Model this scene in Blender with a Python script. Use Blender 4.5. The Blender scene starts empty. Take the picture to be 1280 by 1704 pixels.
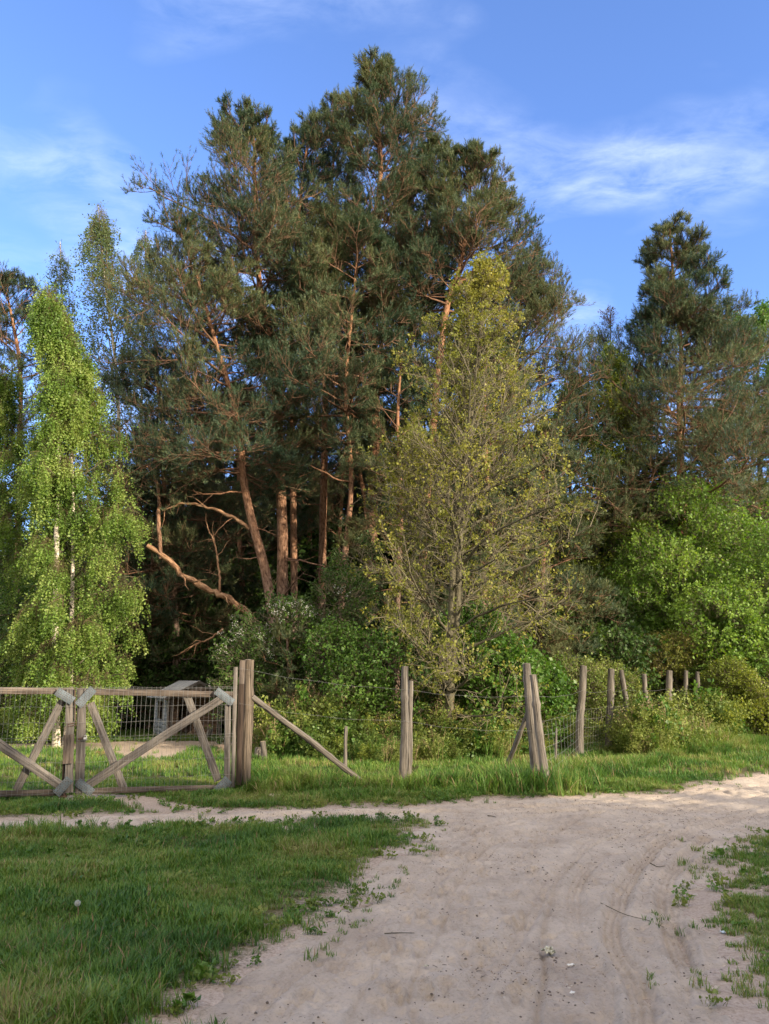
import bpy, math, random
import numpy as np
from mathutils import Vector

# ------------------------------------------------------------------ camera, sky, sun, exposure
scene = bpy.context.scene
COL = scene.collection
PITCH = math.radians(12.25)
CAMZ = 1.6
SUN_EL = 17.0
SUN_AZ = 52.0                      # degrees to the right of straight-behind the camera
EXPOSURE = 1.35

cam_d = bpy.data.cameras.new('camera')
cam = bpy.data.objects.new('camera', cam_d)
COL.objects.link(cam)
cam_d.sensor_fit = 'HORIZONTAL'
cam_d.sensor_width = 36.0
cam_d.lens = 36.0
cam_d.clip_start = 0.05
cam_d.clip_end = 3000.0
cam.location = (0, 0, CAMZ)
cam.rotation_euler = (math.radians(90) + PITCH, 0, 0)
scene.camera = cam

scene.view_settings.view_transform = 'Standard'
scene.view_settings.look = 'None'
scene.view_settings.exposure = EXPOSURE
scene.view_settings.gamma = 1.0
scene.cycles.max_bounces = 6
scene.cycles.transparent_max_bounces = 8
scene.cycles.diffuse_bounces = 3
scene.cycles.glossy_bounces = 2

a = math.radians(SUN_AZ)
e = math.radians(SUN_EL)
SUN = Vector((math.sin(a) * math.cos(e), -math.cos(a) * math.cos(e), math.sin(e)))   # towards the sun
sl = bpy.data.lights.new('sun', 'SUN')
sl.energy = 3.7
sl.angle = math.radians(0.6)
sl.color = (1.0, 0.84, 0.62)
so = bpy.data.objects.new('sun', sl)
COL.objects.link(so)
so.rotation_euler = SUN.to_track_quat('Z', 'Y').to_euler()
so.location = (20, -20, 30)

world = bpy.data.worlds.new('World')
scene.world = world
world.use_nodes = True
nt = world.node_tree
nt.nodes.clear()


def nn(nt, t, **kw):
    n = nt.nodes.new(t)
    for k, v in kw.items():
        setattr(n, k, v)
    return n


wo = nn(nt, 'ShaderNodeOutputWorld')
bg = nn(nt, 'ShaderNodeBackground')
sky = nn(nt, 'ShaderNodeTexSky')
sky.sky_type = 'NISHITA'
sky.sun_disc = False
sky.sun_elevation = e
sky.sun_rotation = math.atan2(SUN.x, SUN.y)
sky.altitude = 100
sky.air_density = 0.9
sky.dust_density = 0.05
sky.ozone_density = 2.5
tc = nn(nt, 'ShaderNodeTexCoord')
# thin, wispy evening cloud: noise on a plane far overhead
sep = nn(nt, 'ShaderNodeSeparateXYZ')
nt.links.new(tc.outputs['Generated'], sep.inputs[0])
mz = nn(nt, 'ShaderNodeMath', operation='MAXIMUM')
nt.links.new(sep.outputs['Z'], mz.inputs[0])
mz.inputs[1].default_value = 0.05
dx = nn(nt, 'ShaderNodeMath', operation='DIVIDE')
dy = nn(nt, 'ShaderNodeMath', operation='DIVIDE')
for d_, o_ in ((dx, 'X'), (dy, 'Y')):
    nt.links.new(sep.outputs[o_], d_.inputs[0])
    nt.links.new(mz.outputs[0], d_.inputs[1])
cmb = nn(nt, 'ShaderNodeCombineXYZ')
nt.links.new(dx.outputs[0], cmb.inputs[0])
nt.links.new(dy.outputs[0], cmb.inputs[1])
mp = nn(nt, 'ShaderNodeMapping')
mp.inputs['Scale'].default_value = (1.3, 2.1, 1)
mp.inputs['Rotation'].default_value = (0, 0, math.radians(-14))
mp.inputs['Location'].default_value = (2.0, 6.78, 0)
nt.links.new(cmb.outputs[0], mp.inputs[0])
n1 = nn(nt, 'ShaderNodeTexNoise')
n1.inputs['Scale'].default_value = 1.15
n1.inputs['Detail'].default_value = 3
n1.inputs['Distortion'].default_value = 0.3
nt.links.new(mp.outputs[0], n1.inputs['Vector'])
n2 = nn(nt, 'ShaderNodeTexNoise')
n2.inputs['Scale'].default_value = 5.0
n2.inputs['Detail'].default_value = 9
n2.inputs['Roughness'].default_value = 0.62
n2.inputs['Distortion'].default_value = 0.35
nt.links.new(mp.outputs[0], n2.inputs['Vector'])
r1 = nn(nt, 'ShaderNodeMapRange')
r1.inputs['From Min'].default_value = 0.47
r1.inputs['From Max'].default_value = 0.72
nt.links.new(n1.outputs['Fac'], r1.inputs['Value'])
r2 = nn(nt, 'ShaderNodeMapRange')
r2.inputs['From Min'].default_value = 0.34
r2.inputs['From Max'].default_value = 0.75
nt.links.new(n2.outputs['Fac'], r2.inputs['Value'])
mm = nn(nt, 'ShaderNodeMath', operation='MULTIPLY')
nt.links.new(r1.outputs[0], mm.inputs[0])
nt.links.new(r2.outputs[0], mm.inputs[1])
mm2 = nn(nt, 'ShaderNodeMath', operation='MULTIPLY')
nt.links.new(mm.outputs[0], mm2.inputs[0])
mm2.inputs[1].default_value = 0.58
mixc = nn(nt, 'ShaderNodeMix', data_type='RGBA')
nt.links.new(mm2.outputs[0], mixc.inputs['Factor'])
hs = nn(nt, 'ShaderNodeHueSaturation')
hs.inputs['Saturation'].default_value = 1.0
hs.inputs['Hue'].default_value = 0.5
nt.links.new(sky.outputs[0], hs.inputs['Color'])
tint = nn(nt, 'ShaderNodeMix', data_type='RGBA', blend_type='MULTIPLY')
tint.inputs['Factor'].default_value = 1.0
tint.inputs['B'].default_value = (0.86, 0.93, 1.20, 1)
nt.links.new(hs.outputs[0], tint.inputs['A'])
nt.links.new(tint.outputs['Result'], mixc.inputs['A'])
mixc.inputs['B'].default_value = (3.6, 4.0, 4.9, 1)
# added fill: warm-white glow over the unseen sky behind the camera, lifting the shade
sky_fill = nn(nt, 'ShaderNodeMapRange', interpolation_type='SMOOTHSTEP')
sky_fill.inputs['From Min'].default_value = 0.25
sky_fill.inputs['From Max'].default_value = -0.35
sky_fill.inputs['To Max'].default_value = 0.85
nt.links.new(sep.outputs['Y'], sky_fill.inputs['Value'])
fill_mix = nn(nt, 'ShaderNodeMix', data_type='RGBA')
nt.links.new(sky_fill.outputs[0], fill_mix.inputs['Factor'])
nt.links.new(mixc.outputs['Result'], fill_mix.inputs['A'])
fill_mix.inputs['B'].default_value = (7.0, 6.1, 5.15, 1)
nt.links.new(fill_mix.outputs['Result'], bg.inputs['Color'])
bg.inputs["Strength"].default_value = 0.15
nt.links.new(bg.outputs[0], wo.inputs['Surface'])

# ------------------------------------------------------------------ projection helpers (photo pixel -> place)
SP, CP = math.sin(PITCH), math.cos(PITCH)


def ray(px, py):
    u = (px - 640) / 1280.0
    v = (852 - py) / 1280.0
    return u, CP - v * SP, SP + v * CP


def at(px, py, Y):
    x, y, z = ray(px, py)
    t = Y / y
    return Vector((x * t, Y, CAMZ + z * t))


def gnd(px, py, z=0.0):
    x, y, zz = ray(px, py)
    t = (z - CAMZ) / zz
    return Vector((x * t, y * t, z))


# ------------------------------------------------------------------ noise and terrain
def _h(ix, iy, s):
    v = np.sin(ix * 127.1 + iy * 311.7 + s * 74.7) * 43758.5453
    return v - np.floor(v)


def vn(x, y, s=0):
    x = np.asarray(x, float)
    y = np.asarray(y, float)
    ix, iy = np.floor(x), np.floor(y)
    fx, fy = x - ix, y - iy
    fx = fx * fx * (3 - 2 * fx)
    fy = fy * fy * (3 - 2 * fy)
    a_, b_, c_, d_ = _h(ix, iy, s), _h(ix + 1, iy, s), _h(ix, iy + 1, s), _h(ix + 1, iy + 1, s)
    return (a_ * (1 - fx) + b_ * fx) * (1 - fy) + (c_ * (1 - fx) + d_ * fx) * fy - 0.5


def fbm(x, y, s=0, o=4, r=0.5):
    t, am, f = 0, 1.0, 1.0
    for k in range(o):
        t = t + am * vn(x * f + k * 7.3, y * f - k * 3.1, s + k)
        am *= r
        f *= 2.03
    return t


def poly_world(pts):
    return np.array([[*gnd(px, py)[:2]] for px, py in pts])


def inside(poly, x, y):
    r = np.zeros(np.shape(x), bool)
    n = len(poly)
    for i in range(n):
        x1, y1 = poly[i]
        x2, y2 = poly[(i + 1) % n]
        c = ((y1 > y) != (y2 > y)) & (x < (x2 - x1) * (y - y1) / (y2 - y1 + 1e-12) + x1)
        r ^= c
    return r


def dist_poly(poly, x, y, closed=True):
    """unsigned distance and arc length along a polyline"""
    best = np.full(np.shape(x), 1e9)
    arc = np.zeros(np.shape(x))
    side = np.zeros(np.shape(x))
    n = len(poly)
    s0 = 0.0
    for i in range(n if closed else n - 1):
        p, q = poly[i], poly[(i + 1) % n]
        d = q - p
        L2 = (d ** 2).sum() + 1e-12
        t = np.clip(((x - p[0]) * d[0] + (y - p[1]) * d[1]) / L2, 0, 1)
        ex, ey = x - p[0] - t * d[0], y - p[1] - t * d[1]
        dd = np.hypot(ex, ey)
        m = dd < best
        best = np.where(m, dd, best)
        arc = np.where(m, s0 + t * math.sqrt(L2), arc)
        side = np.where(m, np.sign(ex * d[1] - ey * d[0]), side)
        s0 += math.sqrt(L2)
    return best, arc, side


ROAD = [(170, 1800), (250, 1704), (330, 1655), (400, 1612), (480, 1560), (560, 1505), (610, 1462), (655, 1420), (688, 1382), (700, 1366),
        (600, 1366), (500, 1369), (400, 1372), (250, 1381), (120, 1386), (0, 1390), (-300, 1400), (-900, 1420),
        (-900, 1385), (-300, 1372), (0, 1362), (90, 1358), (200, 1354), (300, 1349), (380, 1352), (500, 1350), (600, 1344), (680, 1342), (740, 1338),
        (800, 1334), (880, 1332), (960, 1325), (1040, 1324), (1100, 1321), (1150, 1316), (1190, 1302), (1240, 1292), (1290, 1283), (1400, 1270), (1700, 1240),
        (2200, 1230), (2200, 1270), (1700, 1300), (1500, 1340), (1400, 1362), (1285, 1386), (1225, 1397), (1190, 1412), (1172, 1440), (1160, 1475), (1152, 1520), (1165, 1570), (1185, 1630), (1225, 1690), (1290, 1800)]
ROADW = poly_world(ROAD)
# bare sandy patches: under the gate, and the trodden yard in front of the hut
PATCH = [poly_world(p) for p in (
    [(60, 1329), (150, 1322), (230, 1324), (330, 1338), (390, 1350), (300, 1356), (210, 1344), (120, 1338)],
    [(-60, 1242), (160, 1240), (300, 1236), (420, 1238), (380, 1246), (310, 1250), (290, 1262), (230, 1266), (180, 1254), (60, 1250), (-60, 1250)],
    [(420, 1302), (480, 1298), (540, 1301), (560, 1308), (500, 1313), (430, 1312)],
    [(430, 1382), (520, 1380), (545, 1392), (470, 1396)],
)]


def sand_signed(x, y):
    """>0 inside bare sand (metres from its edge), with a ragged edge"""
    n = 0.24 * fbm(x * 1.3, y * 1.3, 5, 4, 0.62) + 0.12 * fbm(x * 8, y * 8, 9, 3)
    d, _, _ = dist_poly(ROADW, x, y)
    s = np.where(inside(ROADW, x, y), d, -d) + n - np.where((x > 0.8) & (y < 9.6), -0.02, 0.13)
    return s


def patch_signed(x, y):
    s = np.full(np.shape(x), -9.0)
    for P in PATCH:
        d, _, _ = dist_poly(P, x, y)
        s = np.maximum(s, np.where(inside(P, x, y), d, -d))
    return s + 0.28 * fbm(x * 1.1, y * 1.1, 15, 4, 0.6)


def hgt(x, y):
    x = np.asarray(x, float)
    y = np.asarray(y, float)
    h = 0.07 * vn(x * 0.25, y * 0.25, 1) + 0.035 * vn(x * 0.8, y * 0.8, 2)
    h = h + 0.018 * vn(x * 2.3, y * 2.3, 3)
    far = np.clip((y - 14) / 30, 0, 1)
    return h + far * 0.35 * vn(x * 0.08, y * 0.08, 4)


def hz(x, y):
    return float(hgt(np.array([x]), np.array([y]))[0])


# ------------------------------------------------------------------ mesh builder
class MB:
    def __init__(s):
        s.v, s.f, s.uv, s.n, s.mi = [], [], [], 0, []

    def add(s, v, f, uv=None, mi=0):
        v = np.asarray(v, np.float32).reshape(-1, 3)
        f = np.asarray(f, np.int64)
        s.v.append(v)
        s.f.append(f + s.n)
        s.n += len(v)
        if uv is None:
            uv = np.zeros((f.shape[0], f.shape[1], 2), np.float32)
        s.uv.append(np.asarray(uv, np.float32).reshape(-1, 2))
        s.mi.append(np.full(f.shape[0], mi, np.int32))

    def mesh(s, name, mats, smooth=True):
        me = bpy.data.meshes.new(name)
        V = np.concatenate(s.v)
        tot = np.concatenate([np.full(f.shape[0], f.shape[1], np.int32) for f in s.f])
        idx = np.concatenate([f.ravel() for f in s.f]).astype(np.int32)
        me.vertices.add(len(V))
        me.vertices.foreach_set('co', V.ravel())
        me.loops.add(len(idx))
        me.loops.foreach_set('vertex_index', idx)
        me.polygons.add(len(tot))
        st = np.zeros(len(tot), np.int32)
        st[1:] = np.cumsum(tot)[:-1]
        me.polygons.foreach_set('loop_start', st)
        try:
            me.polygons.foreach_set('loop_total', tot)
        except Exception:
            pass
        me.polygons.foreach_set('material_index', np.concatenate(s.mi))
        uvl = me.uv_layers.new(name='UVMap')
        uvl.data.foreach_set('uv', np.concatenate(s.uv).ravel())
        me.update(calc_edges=True)
        if smooth:
            me.polygons.foreach_set('use_smooth', np.ones(len(tot), bool))
        for m in (mats if isinstance(mats, (list, tuple)) else [mats]):
            me.materials.append(m)
        return me

    def build(s, name, mats, parent=None, smooth=True, loc=None):
        o = bpy.data.objects.new(name, s.mesh(name, mats, smooth))
        COL.objects.link(o)
        if parent is not None:
            o.parent = parent
            o.matrix_parent_inverse.identity()
            o.location = -parent.location if loc is None else loc   # vertices are given in world space
        elif loc is not None:
            o.location = loc
        return o


def tag(o, label=None, cat=None, group=None, kind=None):
    if label:
        o['label'] = label
    if cat:
        o['category'] = cat
    if group:
        o['group'] = group
    if kind:
        o['kind'] = kind
    return o


def empty(name, loc, label=None, cat=None, group=None):
    o = bpy.data.objects.new(name, None)
    COL.objects.link(o)
    o.location = loc
    o.empty_display_size = 0.2
    return tag(o, label, cat, group)


def copy_thing(o, loc, rotz=0.0, scale=1.0, label=None, group=None, zs=None):
    c = o.copy()
    COL.objects.link(c)
    c.location = loc
    c.rotation_euler = (0, 0, rotz)
    c.scale = (scale, scale, zs or scale)
    if label:
        c['label'] = label
    if group:
        c['group'] = group
    for ch in list(o.children):
        d = ch.copy()
        COL.objects.link(d)
        d.parent = c
    return c


# ------------------------------------------------------------------ geometry primitives (numpy)
def norm(v):
    return v / (np.linalg.norm(v, axis=-1, keepdims=True) + 1e-9)


def frames(T):
    ref = np.where(np.abs(T[..., 2:3]) > 0.9, np.array([1.0, 0, 0]), np.array([0, 0, 1.0]))
    A = norm(np.cross(ref, T))
    B = np.cross(T, A)
    return A, B


def tubes(mb, P, R, S=5, mi=0, cap=False, rough=0.0, rng=None):
    """P (n,k,3) polylines, R (n,k) radii"""
    P = np.asarray(P, float)
    R = np.asarray(R, float)
    n, k, _ = P.shape
    T = np.empty_like(P)
    T[:, 1:-1] = P[:, 2:] - P[:, :-2]
    T[:, 0] = P[:, 1] - P[:, 0]
    T[:, -1] = P[:, -1] - P[:, -2]
    T = norm(T)
    # one reference per polyline keeps the rings from twisting
    mt = norm(P[:, -1] - P[:, 0])
    ref = np.where(np.abs(mt[:, 2:3]) > 0.8, np.array([1.0, 0, 0]), np.array([0, 0, 1.0]))[:, None, :]
    A = norm(np.cross(np.broadcast_to(ref, T.shape), T))
    B = np.cross(T, A)
    ang = np.arange(S) / S * 2 * np.pi
    ca, sa = np.cos(ang), np.sin(ang)
    rr = R[:, :, None] * np.ones(S)
    if rough:
        rr = rr * (1 + rough * rng.normal(0, 1, rr.shape))
    V = P[:, :, None, :] + rr[..., None] * (ca[:, None] * A[:, :, None, :] + sa[:, None] * B[:, :, None, :])
    V = V.reshape(-1, 3)
    L = np.concatenate([np.zeros((n, 1)), np.cumsum(np.linalg.norm(P[:, 1:] - P[:, :-1], axis=2), axis=1)], axis=1)
    i = np.arange(n)[:, None, None] * k * S
    j = np.arange(k - 1)[None, :, None] * S
    s_ = np.arange(S)[None, None, :]
    s2 = (s_ + 1) % S
    F = np.stack([i + j + s_, i + j + s2, i + j + S + s2, i + j + S + s_], axis=-1).reshape(-1, 4)
    rm = np.broadcast_to(R.mean(axis=1)[:, None, None] * 6.28, (n, k - 1, S))
    u0 = s_ / S * rm
    u1 = (s_ + 1) / S * rm
    off = (np.arange(n) * 0.37 % 7.0)[:, None, None]
    l0 = np.broadcast_to(L[:, :-1, None], (n, k - 1, S)) + off
    l1 = np.broadcast_to(L[:, 1:, None], (n, k - 1, S)) + off
    uv = np.stack([np.stack([u0, l0], -1), np.stack([u1, l0], -1), np.stack([u1, l1], -1), np.stack([u0, l1], -1)], axis=3).reshape(-1, 4, 2)
    mb.add(V, F, uv, mi)
    if cap:
        for q in range(n):
            c = P[q, -1] + T[q, -1] * R[q, -1] * 0.12
            ring = V[(q * k + k - 1) * S:(q * k + k) * S]
            vv = np.vstack([ring, c])
            ff = np.array([[m, (m + 1) % S, S] for m in range(S)])
            uvc = np.zeros((S, 3, 2))
            for m in range(S):
                uvc[m] = [[ca[m] * R[q, -1] + 9, sa[m] * R[q, -1]], [ca[(m + 1) % S] * R[q, -1] + 9, sa[(m + 1) % S] * R[q, -1]], [9, 0]]
            mb.add(vv, ff, uvc, 1 if cap == 2 else mi)


def resample(pts, n):
    """Catmull-Rom through pts"""
    pts = np.asarray(pts, float)
    m = len(pts)
    ext = np.vstack([2 * pts[0] - pts[1], pts, 2 * pts[-1] - pts[-2]])
    t = np.linspace(0, m - 1 - 1e-6, n)
    i = t.astype(int)
    f = (t - i)[:, None]
    p0, p1, p2, p3 = ext[i], ext[i + 1], ext[i + 2], ext[i + 3]
    return 0.5 * (2 * p1 + (p2 - p0) * f + (2 * p0 - 5 * p1 + 4 * p2 - p3) * f ** 2 + (3 * p1 - p0 - 3 * p2 + p3) * f ** 3)


def grow(rng, P0, D0, L, k, up=0.0, wander=0.15, flat=None):
    n = len(P0)
    P = np.empty((n, k + 1, 3))
    P[:, 0] = P0
    d = norm(D0.copy())
    for i in range(k):
        up_i = up(i / k) if callable(up) else up
        d = norm(d + np.array([0, 0, 1.0]) * np.reshape(up_i, (-1, 1)) / k * 2 + rng.normal(0, wander, (n, 3)) / math.sqrt(k))
        P[:, i + 1] = P[:, i] + d * (np.reshape(L, (-1, 1)) / k)
    return P


def sprout(rng, P, L, kk, tmin, tmax, ang, frac, flat=1.0, taper=0.55, up=0.0):
    """kk children on each polyline; returns start, direction, length, t"""
    n, m, _ = P.shape
    t = tmin + (tmax - tmin) * (np.arange(kk)[None, :] + rng.random((n, kk))) / kk
    x = t * (m - 1) * 0.9999
    i = x.astype(int)
    f = (x - i)[..., None]
    r = np.arange(n)[:, None]
    st = P[r, i] * (1 - f) + P[r, i + 1] * f
    T = norm(P[r, i + 1] - P[r, i])
    A, B = frames(T)
    ph = rng.random((n, kk)) * 2 * np.pi
    c = np.cos(ph)[..., None] * A + np.sin(ph)[..., None] * B * flat
    c = norm(c)
    an = np.radians(ang) * (0.75 + 0.5 * rng.random((n, kk)))[..., None]
    D = norm(np.cos(an) * T + np.sin(an) * c + np.array([0, 0, up]))
    LL = np.reshape(L, (-1, 1)) * frac * (1 - taper * t) * (0.6 + 0.8 * rng.random((n, kk)))
    return st.reshape(-1, 3), D.reshape(-1, 3), LL.ravel(), t.ravel()


def place(mb, tv, tf, pos, dirs, scale, rng, mi=0, tuv=None):
    """stamp template (z axis along dirs)"""
    n = len(pos)
    if n == 0:
        return
    T = norm(dirs)
    A, B = frames(T)
    r = rng.random(n) * 2 * np.pi
    c, s = np.cos(r)[:, None], np.sin(r)[:, None]
    A2, B2 = c * A + s * B, -s * A + c * B
    M = np.stack([A2, B2, T], axis=1)            # rows are axes
    sc = np.reshape(scale, (-1, 1, 1)) * np.ones((n, 1, 1))
    V = np.einsum('mk,nkj->nmj', tv, M) * sc + pos[:, None, :]
    F = (tf[None] + (np.arange(n) * len(tv))[:, None, None]).reshape(-1, tf.shape[1])
    uv = None if tuv is None else np.broadcast_to(tuv[None], (n,) + tuv.shape).reshape(-1, tf.shape[1], 2)
    mb.add(V.reshape(-1, 3), F, uv, mi)


def needle_shoot(seed, n=18, L=0.155, nl=0.088, w=0.0130):
    g = np.random.default_rng(seed)
    V, F = [], []
    for i in range(n):
        z = L * (i + g.random()) / n
        ph = g.random() * 6.283
        tilt = math.radians(g.uniform(38, 82))
        if i > n - 4:
            tilt *= 0.4
        d = np.array([math.cos(ph) * math.sin(tilt), math.sin(ph) * math.sin(tilt), math.cos(tilt)])
        s = np.array([-math.sin(ph), math.cos(ph), 0]) * w / 2
        p = np.array([0, 0, z])
        l = nl * g.uniform(0.7, 1.2)
        b = len(V)
        V += [p - s, p + s, p + d * l]
        F.append([b, b + 1, b + 2])
    return np.array(V), np.array(F)


def leaf_spray(seed, n=7, L=0.25, ll=0.055, lw=0.04, spread=0.5, droop=0.0, start=0.0):
    """a twig's worth of leaves: each a folded four-cornered blade"""
    g = np.random.default_rng(seed)
    V, F = [], []
    for i in range(n):
        z = start + (L - start) * (i + g.random()) / n
        ph = g.random() * 6.283
        tilt = math.radians(g.uniform(40, 115))
        d = np.array([math.cos(ph) * math.sin(tilt), math.sin(ph) * math.sin(tilt), math.cos(tilt)])
        s = np.cross(d, g.normal(0, 1, 3))
        s /= np.linalg.norm(s) + 1e-9
        up = np.cross(s, d)
        k = g.uniform(0.7, 1.25)
        p = np.array([0, 0, z]) + d * 0.015
        l, w = ll * k, lw * k
        b = len(V)
        V += [p, p + d * l * 0.45 + s * w / 2 + up * w * 0.15, p + d * l, p + d * l * 0.45 - s * w / 2 + up * w * 0.15]
        F.append([b, b + 1, b + 2, b + 3])
    return np.array(V), np.array(F)


# ------------------------------------------------------------------ materials
def newmat(name):
    m = bpy.data.materials.new(name)
    m.use_nodes = True
    nt = m.node_tree
    b = nt.nodes['Principled BSDF']
    return m, nt, b


def ramp(nt, stops, fac=None):
    r = nn(nt, 'ShaderNodeValToRGB')
    el = r.color_ramp.elements
    while len(el) > 2:
        el.remove(el[-1])
    for i, (p, c) in enumerate(stops):
        if i < 2:
            el[i].position = p
            el[i].color = (*c, 1)
        else:
            x = el.new(p)
            x.color = (*c, 1)
    if fac is not None:
        nt.links.new(fac, r.inputs[0])
    return r


def noise(nt, scale, detail=4, rough=0.55, vec=None, dist=0.0):
    n = nn(nt, 'ShaderNodeTexNoise')
    n.inputs['Scale'].default_value = scale
    n.inputs['Detail'].default_value = detail
    n.inputs['Roughness'].default_value = rough
    n.inputs['Distortion'].default_value = dist
    if vec is not None:
        nt.links.new(vec, n.inputs['Vector'])
    return n


def mapping(nt, src, scale):
    m = nn(nt, 'ShaderNodeMapping')
    m.inputs['Scale'].default_value = scale
    nt.links.new(src, m.inputs['Vector'])
    return m.outputs[0]


def leaf_mat(name, stops, trans=0.35, rough=0.55, spec=0.25, patch=0.4, island=True, contrast=1.3):
    """leaves: colour differs leaf by leaf and bough by bough; light shines through"""
    m, nt, b = newmat(name)
    geo = nn(nt, 'ShaderNodeNewGeometry')
    oi = nn(nt, 'ShaderNodeObjectInfo')
    nz = noise(nt, patch, 2, 0.5, mapping(nt, geo.outputs['Position'], (1, 1, 1)))
    mx = nn(nt, 'ShaderNodeMath', operation='MULTIPLY_ADD')
    if island:
        nt.links.new(geo.outputs['Random Per Island'], mx.inputs[0])
    else:
        nt.links.new(oi.outputs['Random'], mx.inputs[0])
    mx.inputs[1].default_value = 0.55
    ad = nn(nt, 'ShaderNodeMath', operation='MULTIPLY_ADD')
    nt.links.new(nz.outputs['Fac'], ad.inputs[0])
    ad.inputs[1].default_value = contrast
    ad.inputs[2].default_value = 0.25 - contrast / 2
    nt.links.new(ad.outputs[0], mx.inputs[2])
    r = ramp(nt, stops, mx.outputs[0])
    nt.links.new(r.outputs[0], b.inputs['Base Color'])
    b.inputs['Roughness'].default_value = rough
    b.inputs['Specular IOR Level'].default_value = spec
    tr = nn(nt, 'ShaderNodeBsdfTranslucent')
    hs = nn(nt, 'ShaderNodeHueSaturation')
    hs.inputs['Hue'].default_value = 0.487
    hs.inputs['Saturation'].default_value = 1.15
    hs.inputs['Value'].default_value = 1.25
    nt.links.new(r.outputs[0], hs.inputs['Color'])
    nt.links.new(hs.outputs[0], tr.inputs['Color'])
    ms = nn(nt, 'ShaderNodeMixShader')
    ms.inputs[0].default_value = trans
    nt.links.new(b.outputs[0], ms.inputs[1])
    nt.links.new(tr.outputs[0], ms.inputs[2])
    nt.links.new(ms.outputs[0], nt.nodes['Material Output'].inputs['Surface'])
    return m


def bark_mat(name, stops, sc=(14, 3, 1), bump=0.5, height=None, rough=0.85):
    """UV: x round the stem, y along it, both in metres. height=(z0, z1, stops) blends a second bark up the tree"""
    m, nt, b = newmat(name)
    uv = nn(nt, 'ShaderNodeUVMap')
    v = mapping(nt, uv.outputs[0], sc)
    n = noise(nt, 1.0, 6, 0.65, v, 0.4)
    r = ramp(nt, stops, n.outputs['Fac'])
    out = r.outputs[0]
    if height:
        z0, z1, st2 = height
        geo = nn(nt, 'ShaderNodeNewGeometry')
        sx = nn(nt, 'ShaderNodeSeparateXYZ')
        nt.links.new(geo.outputs['Position'], sx.inputs[0])
        na = noise(nt, 0.8, 3, 0.6, geo.outputs['Position'])
        ma = nn(nt, 'ShaderNodeMath', operation='MULTIPLY_ADD')
        nt.links.new(na.outputs['Fac'], ma.inputs[0])
        ma.inputs[1].default_value = 5.0
        nt.links.new(sx.outputs['Z'], ma.inputs[2])
        mr = nn(nt, 'ShaderNodeMapRange')
        mr.inputs['From Min'].default_value = z0 + 2.5
        mr.inputs['From Max'].default_value = z1 + 2.5
        nt.links.new(ma.outputs[0], mr.inputs['Value'])
        r2 = ramp(nt, st2, n.outputs['Fac'])
        mc = nn(nt, 'ShaderNodeMix', data_type='RGBA')
        nt.links.new(mr.outputs[0], mc.inputs['Factor'])
        nt.links.new(r.outputs[0], mc.inputs['A'])
        nt.links.new(r2.outputs[0], mc.inputs['B'])
        out = mc.outputs['Result']
    nt.links.new(out, b.inputs['Base Color'])
    b.inputs['Roughness'].default_value = rough
    b.inputs['Specular IOR Level'].default_value = 0.2
    bp = nn(nt, 'ShaderNodeBump')
    bp.inputs['Strength'].default_value = bump
    bp.inputs['Distance'].default_value = 0.045
    nt.links.new(n.outputs['Fac'], bp.inputs['Height'])
    nt.links.new(bp.outputs[0], b.inputs['Normal'])
    return m


def wood_mat(name, dark, light, sc=(55, 2.2, 1), tint=(0.5, 0.5, 0.5)):
    """weathered timber, grain along V; each piece differs a little"""
    m, nt, b = newmat(name)
    uv = nn(nt, 'ShaderNodeUVMap')
    oi = nn(nt, 'ShaderNodeObjectInfo')
    v = mapping(nt, uv.outputs[0], sc)
    n = noise(nt, 1.0, 7, 0.6, v, 0.6)
    v2 = mapping(nt, uv.outputs[0], (7, 3, 1))
    n2 = noise(nt, 1.0, 4, 0.6, v2, 0.2)
    r = ramp(nt, [(0.36, dark), (0.50, tuple((a_ + b_) / 2 for a_, b_ in zip(dark, light))), (0.72, light)], n.outputs['Fac'])
    r2 = ramp(nt, [(0.30, (0.55, 0.52, 0.50)), (0.5, (0.9, 0.9, 0.9)), (0.75, (1.15, 1.08, 1.0))], n2.outputs['Fac'])
    mc = nn(nt, 'ShaderNodeMix', data_type='RGBA', blend_type='MULTIPLY')
    mc.inputs['Factor'].default_value = 0.85
    nt.links.new(r.outputs[0], mc.inputs['A'])
    nt.links.new(r2.outputs[0], mc.inputs['B'])
    hv = nn(nt, 'ShaderNodeHueSaturation')
    mr = nn(nt, 'ShaderNodeMapRange')
    mr.inputs['To Min'].default_value = 0.8
    mr.inputs['To Max'].default_value = 1.2
    nt.links.new(oi.outputs['Random'], mr.inputs['Value'])
    nt.links.new(mr.outputs[0], hv.inputs['Value'])
    nt.links.new(mc.outputs['Result'], hv.inputs['Color'])
    nt.links.new(hv.outputs[0], b.inputs['Base Color'])
    b.inputs['Roughness'].default_value = 0.85
    b.inputs['Specular IOR Level'].default_value = 0.2
    bp = nn(nt, 'ShaderNodeBump')
    bp.inputs['Strength'].default_value = 0.6
    bp.inputs['Distance'].default_value = 0.006
    nt.links.new(n.outputs['Fac'], bp.inputs['Height'])
    nt.links.new(bp.outputs[0], b.inputs['Normal'])
    return m


def metal_mat(name, col, rough=0.45, metal=0.8, spots=None):
    m, nt, b = newmat(name)
    tcn = nn(nt, 'ShaderNodeTexCoord')
    n = noise(nt, 14, 4, 0.6, tcn.outputs['Object'])
    r = ramp(nt, [(0.3, tuple(c * 0.75 for c in col)), (0.7, tuple(min(1, c * 1.15) for c in col))], n.outputs['Fac'])
    nt.links.new(r.outputs[0], b.inputs['Base Color'])
    b.inputs['Roughness'].default_value = rough
    b.inputs['Metallic'].default_value = metal
    return m


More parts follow.
